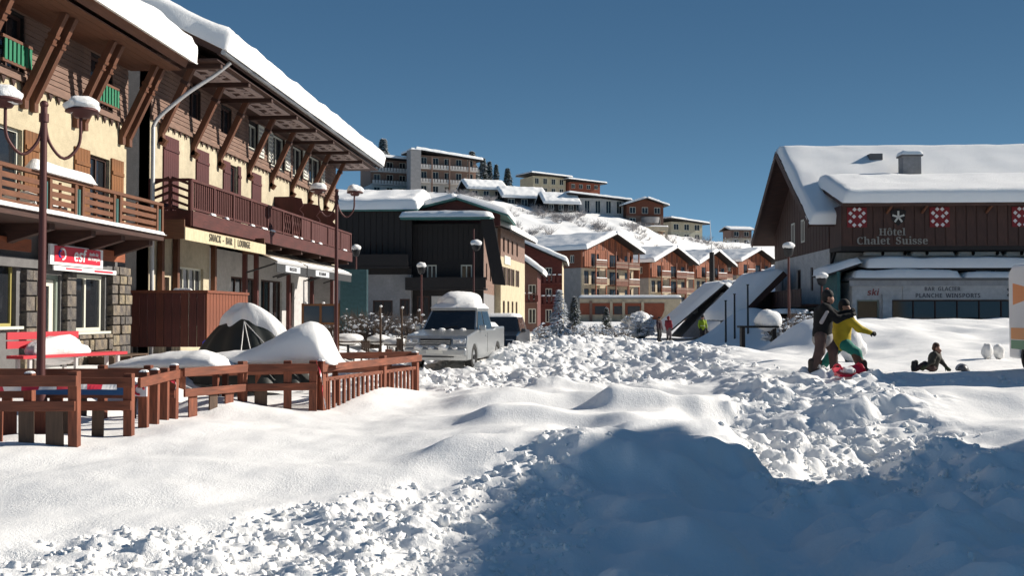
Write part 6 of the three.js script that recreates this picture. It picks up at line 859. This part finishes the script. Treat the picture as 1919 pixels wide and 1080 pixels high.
shrub('terrace_hedge', 'bare brown hedge specked with snow left of the middle stake', 'hedge', [-8.9, 0.5, -41.6], 1.75, 1.2, 11, { n: 170, f: 110, s: 0.10, group: 'bare hedges by the terrace' });
shrub('terrace_hedge', 'bare brown hedge between the stakes and the dark chalet', 'hedge', [-7.3, 0.4, -42.5], 1.7, 1.2, 12, { n: 170, f: 90, s: 0.10, group: 'bare hedges by the terrace' });
shrub('terrace_hedge', 'bare brown bush beside the pickup bonnet', 'hedge', [-6.4, 0.4, -39.2], 1.5, 0.7, 13, { n: 110, f: 70, s: 0.09, group: 'bare hedges by the terrace' });
shrub('terrace_hedge', 'bare bush below the teal hoarding', 'hedge', [-10.3, 0.4, -43.0], 1.8, 1.0, 14, { n: 140, f: 60, s: 0.10, group: 'bare hedges by the terrace' });
{ const t = thing('snow_laden_bush', 'large round bush plastered with white snow before the podium wall', 'bush', [4.3, gy(4.3, -84) - 0.2, -84]); part('twigs', twigs(2.4, 1.5, 160, 21, 0.04), needle, t); part('snow', flakes(2.5, 1.55, 260, 22, 0.26), frost, t); part('snow_mass', lump(1.35, 1.0, 1.1, 5, 0.3, 5), M.snowRoof, t, [0, 1.2, -0.1]); }
shrub('snowy_bush', 'rounded bush heavy with snow left of the hotel lamp', 'bush', [7.6, gy(7.6, -41) - 0.1, -41], 1.25, 0.7, 31, { n: 80, f: 160, s: 0.12, group: 'snowy bushes by the hotel' }); shrub('snowy_bush', 'bush with snow-laden twigs right of the hotel lamp', 'bush', [8.8, gy(8.8, -41.5) - 0.1, -41.5], 1.3, 0.75, 32, { n: 90, f: 130, s: 0.11, group: 'snowy bushes by the hotel' });
for (let i = 0; i < 5; i++) { const x = -2.9 + i * 1.25, z = -66 - 4 * h2(i, 9); shrub('snowy_bush', ['low snowy bush left of the white conifer', 'low snowy bush just right of the white conifer', 'low snowy bush below the terracotta band', 'low snowy bush in the middle of the street end', 'low snowy bush nearest the white round bush'][i], 'bush', [x, gy(x, z) - 0.1, z], 1.5, 0.8, 40 + i, { n: 70, f: 120, s: 0.14, group: 'low snowy bushes at the street end' }); }
{ // table with a tall snow cap near the hotel, snow-capped stumps in the field
  const t = thing('capped_table', 'dark table carrying a mushroom of snow near the black poles', 'table', [7.0, gy(7.0, -40.5), -40.5]); part('table_top', cb(1.5, 0.08, 0.8, -0.3, 0.75, 0), M.brownD, t); for (const x of [-0.9, 0.3]) part('leg', cb(0.14, 0.95, 0.5, x, -0.2, 0), M.brownD, t); part('snow_cap', lump(0.52, 0.42, 0.45, 6, 0.1, 5), M.snowRoof, t, [0.1, 1.05, 0]);
  const w = thing('snow_wrapped_post', 'post wrapped in snow standing right behind the person in yellow', 'post', [7.0, gy(7.0, -28) - 0.1, -28]); part('post', rod([0, 0, 0], [0, 1.5, 0], 0.06), M.black, w); part('snow', lump(0.22, 0.5, 0.2, 8, 0.2, 4), M.snowRoof, w, [0.05, 1.05, 0]); part('snow', lump(0.36, 0.4, 0.3, 9, 0.2, 4), M.snowRoof, w, [0.15, 0.5, 0]);
  [[10.36, -27.2], [10.72, -27.4]].forEach(([x, z], i) => { const g = gy(x, z); const s = thing('snow_capped_stake', ['snow-capped stake left of its pair near the van', 'snow-capped stake nearest the van'][i], 'stake', [x, g, z], 0, 'snow-capped stakes by the van'); part('stake', rod([0, -0.2, 0], [0, 0.28, 0], 0.04), M.fenceBoard, s); part('snow', lump(0.14, 0.2, 0.14, i + 3, 0.2, 4), M.snowRoof, s, [0, 0.2, 0]); });
}
for (let i = 0; i < 7; i++) { const x = 40 + i * 4.6 + 2 * h2(i, 4), z = -296 - 16 * h2(i, 2); const t = thing('bare_frosted_tree', ['bare frosted tree left of the distant pale house', 'slender bare frosted tree by the distant house corner', 'bare frosted tree in front of the distant house', 'bare frosted tree right of the distant house', 'taller bare frosted tree second from the hotel gable', 'tallest bare frosted tree nearest the hotel gable', 'bare frosted tree hidden mostly by the hotel'][i], 'bare tree', [x, land(x, z) - 0.4, z], 0, 'bare frosted trees by the hotel'); const H = [5, 6, 5, 6, 8, 9, 8][i]; part('trunk', rod([0, 0, 0], [0, H * 0.6, 0], 0.22, 0.1, 6), bark, t); part('crown', twigs(H, 2.4, 90, 80 + i, 0.09), frostTwig, t); part('frost', flakes(H, 2.2, 60, 90 + i, 0.28), frost, t); }
{ // scrub on the hillside: one mass nobody could count
  const g = twigs(1.7, 1.5, 30, 101, 0.06), m = new THREE.InstancedMesh(g, std([0.33, 0.31, 0.31], { roughness: 0.95 }), 620), r = rng(5), q = new THREE.Object3D(); let k = 0, guard = 0;
  while (k < 620 && guard++ < 20000) { const x = rr(-34, 44, r), d = rr(172, 236, r) + Math.max(0, x - 8) * 0.8; if (d < 166 + clamp(x, -8, 32) * 1.8) continue; if (vn(x * 0.13 + 5, d * 0.11) + 0.6 * vn(x * 0.4, d * 0.35) < rr(-0.05, 0.5, r)) continue; q.position.set(x, land(x, -d) - 0.25, -d); q.rotation.y = r() * 6.28; const s = rr(0.5, 1.35, r); q.scale.set(s, s * rr(0.6, 1.1, r), s); q.updateMatrix(); m.setMatrixAt(k++, q.matrix); }
  m.count = k; shade(m); m.name = 'hillside_scrub'; m.userData = { kind: 'stuff', label: 'bare frosted scrub scattered over the snowy hillside', category: 'scrub' }; scene.add(m);
}
{ // loose clods on the broken snow
  const n = 3400, g = lump(1, 0.7, 1, 3, 0.32, 3, 1.5), m = new THREE.InstancedMesh(g, M.clod, n), r = rng(12), q = new THREE.Object3D(); let k = 0, guard = 0;
  while (k < n && guard++ < 200000) { const near = r(); const d = near < 0.55 ? rr(6, 16, r) : near < 0.75 ? rr(14, 26, r) : rr(24, 46, r), x = rr(-0.62, 0.46, r) * d; const ms = masks(x, d), w = clamp(ms[0] + ms[1] + 0.9 * ms[2] + 0.8 * ms[3] + 0.15 * ms[4]); if (r() > w * w + 0.0004) continue; const s = rr(0.01, 0.026, r) * (1 + d * 0.05) * (r() < 0.05 ? 1.8 : 1); q.position.set(x, land(x, -d) + s * 0.1, -d); q.rotation.set(r() * 6, r() * 6, r() * 6); q.scale.set(s * rr(0.7, 1.3, r), s, s * rr(0.7, 1.3, r)); q.updateMatrix(); m.setMatrixAt(k++, q.matrix); }
  m.count = k; shade(m); m.name = 'snow_clods'; m.userData = { kind: 'stuff', label: 'loose clods of broken snow along the trodden tracks', category: 'snow clods' }; scene.add(m);
}
renderer.render(scene, camera);
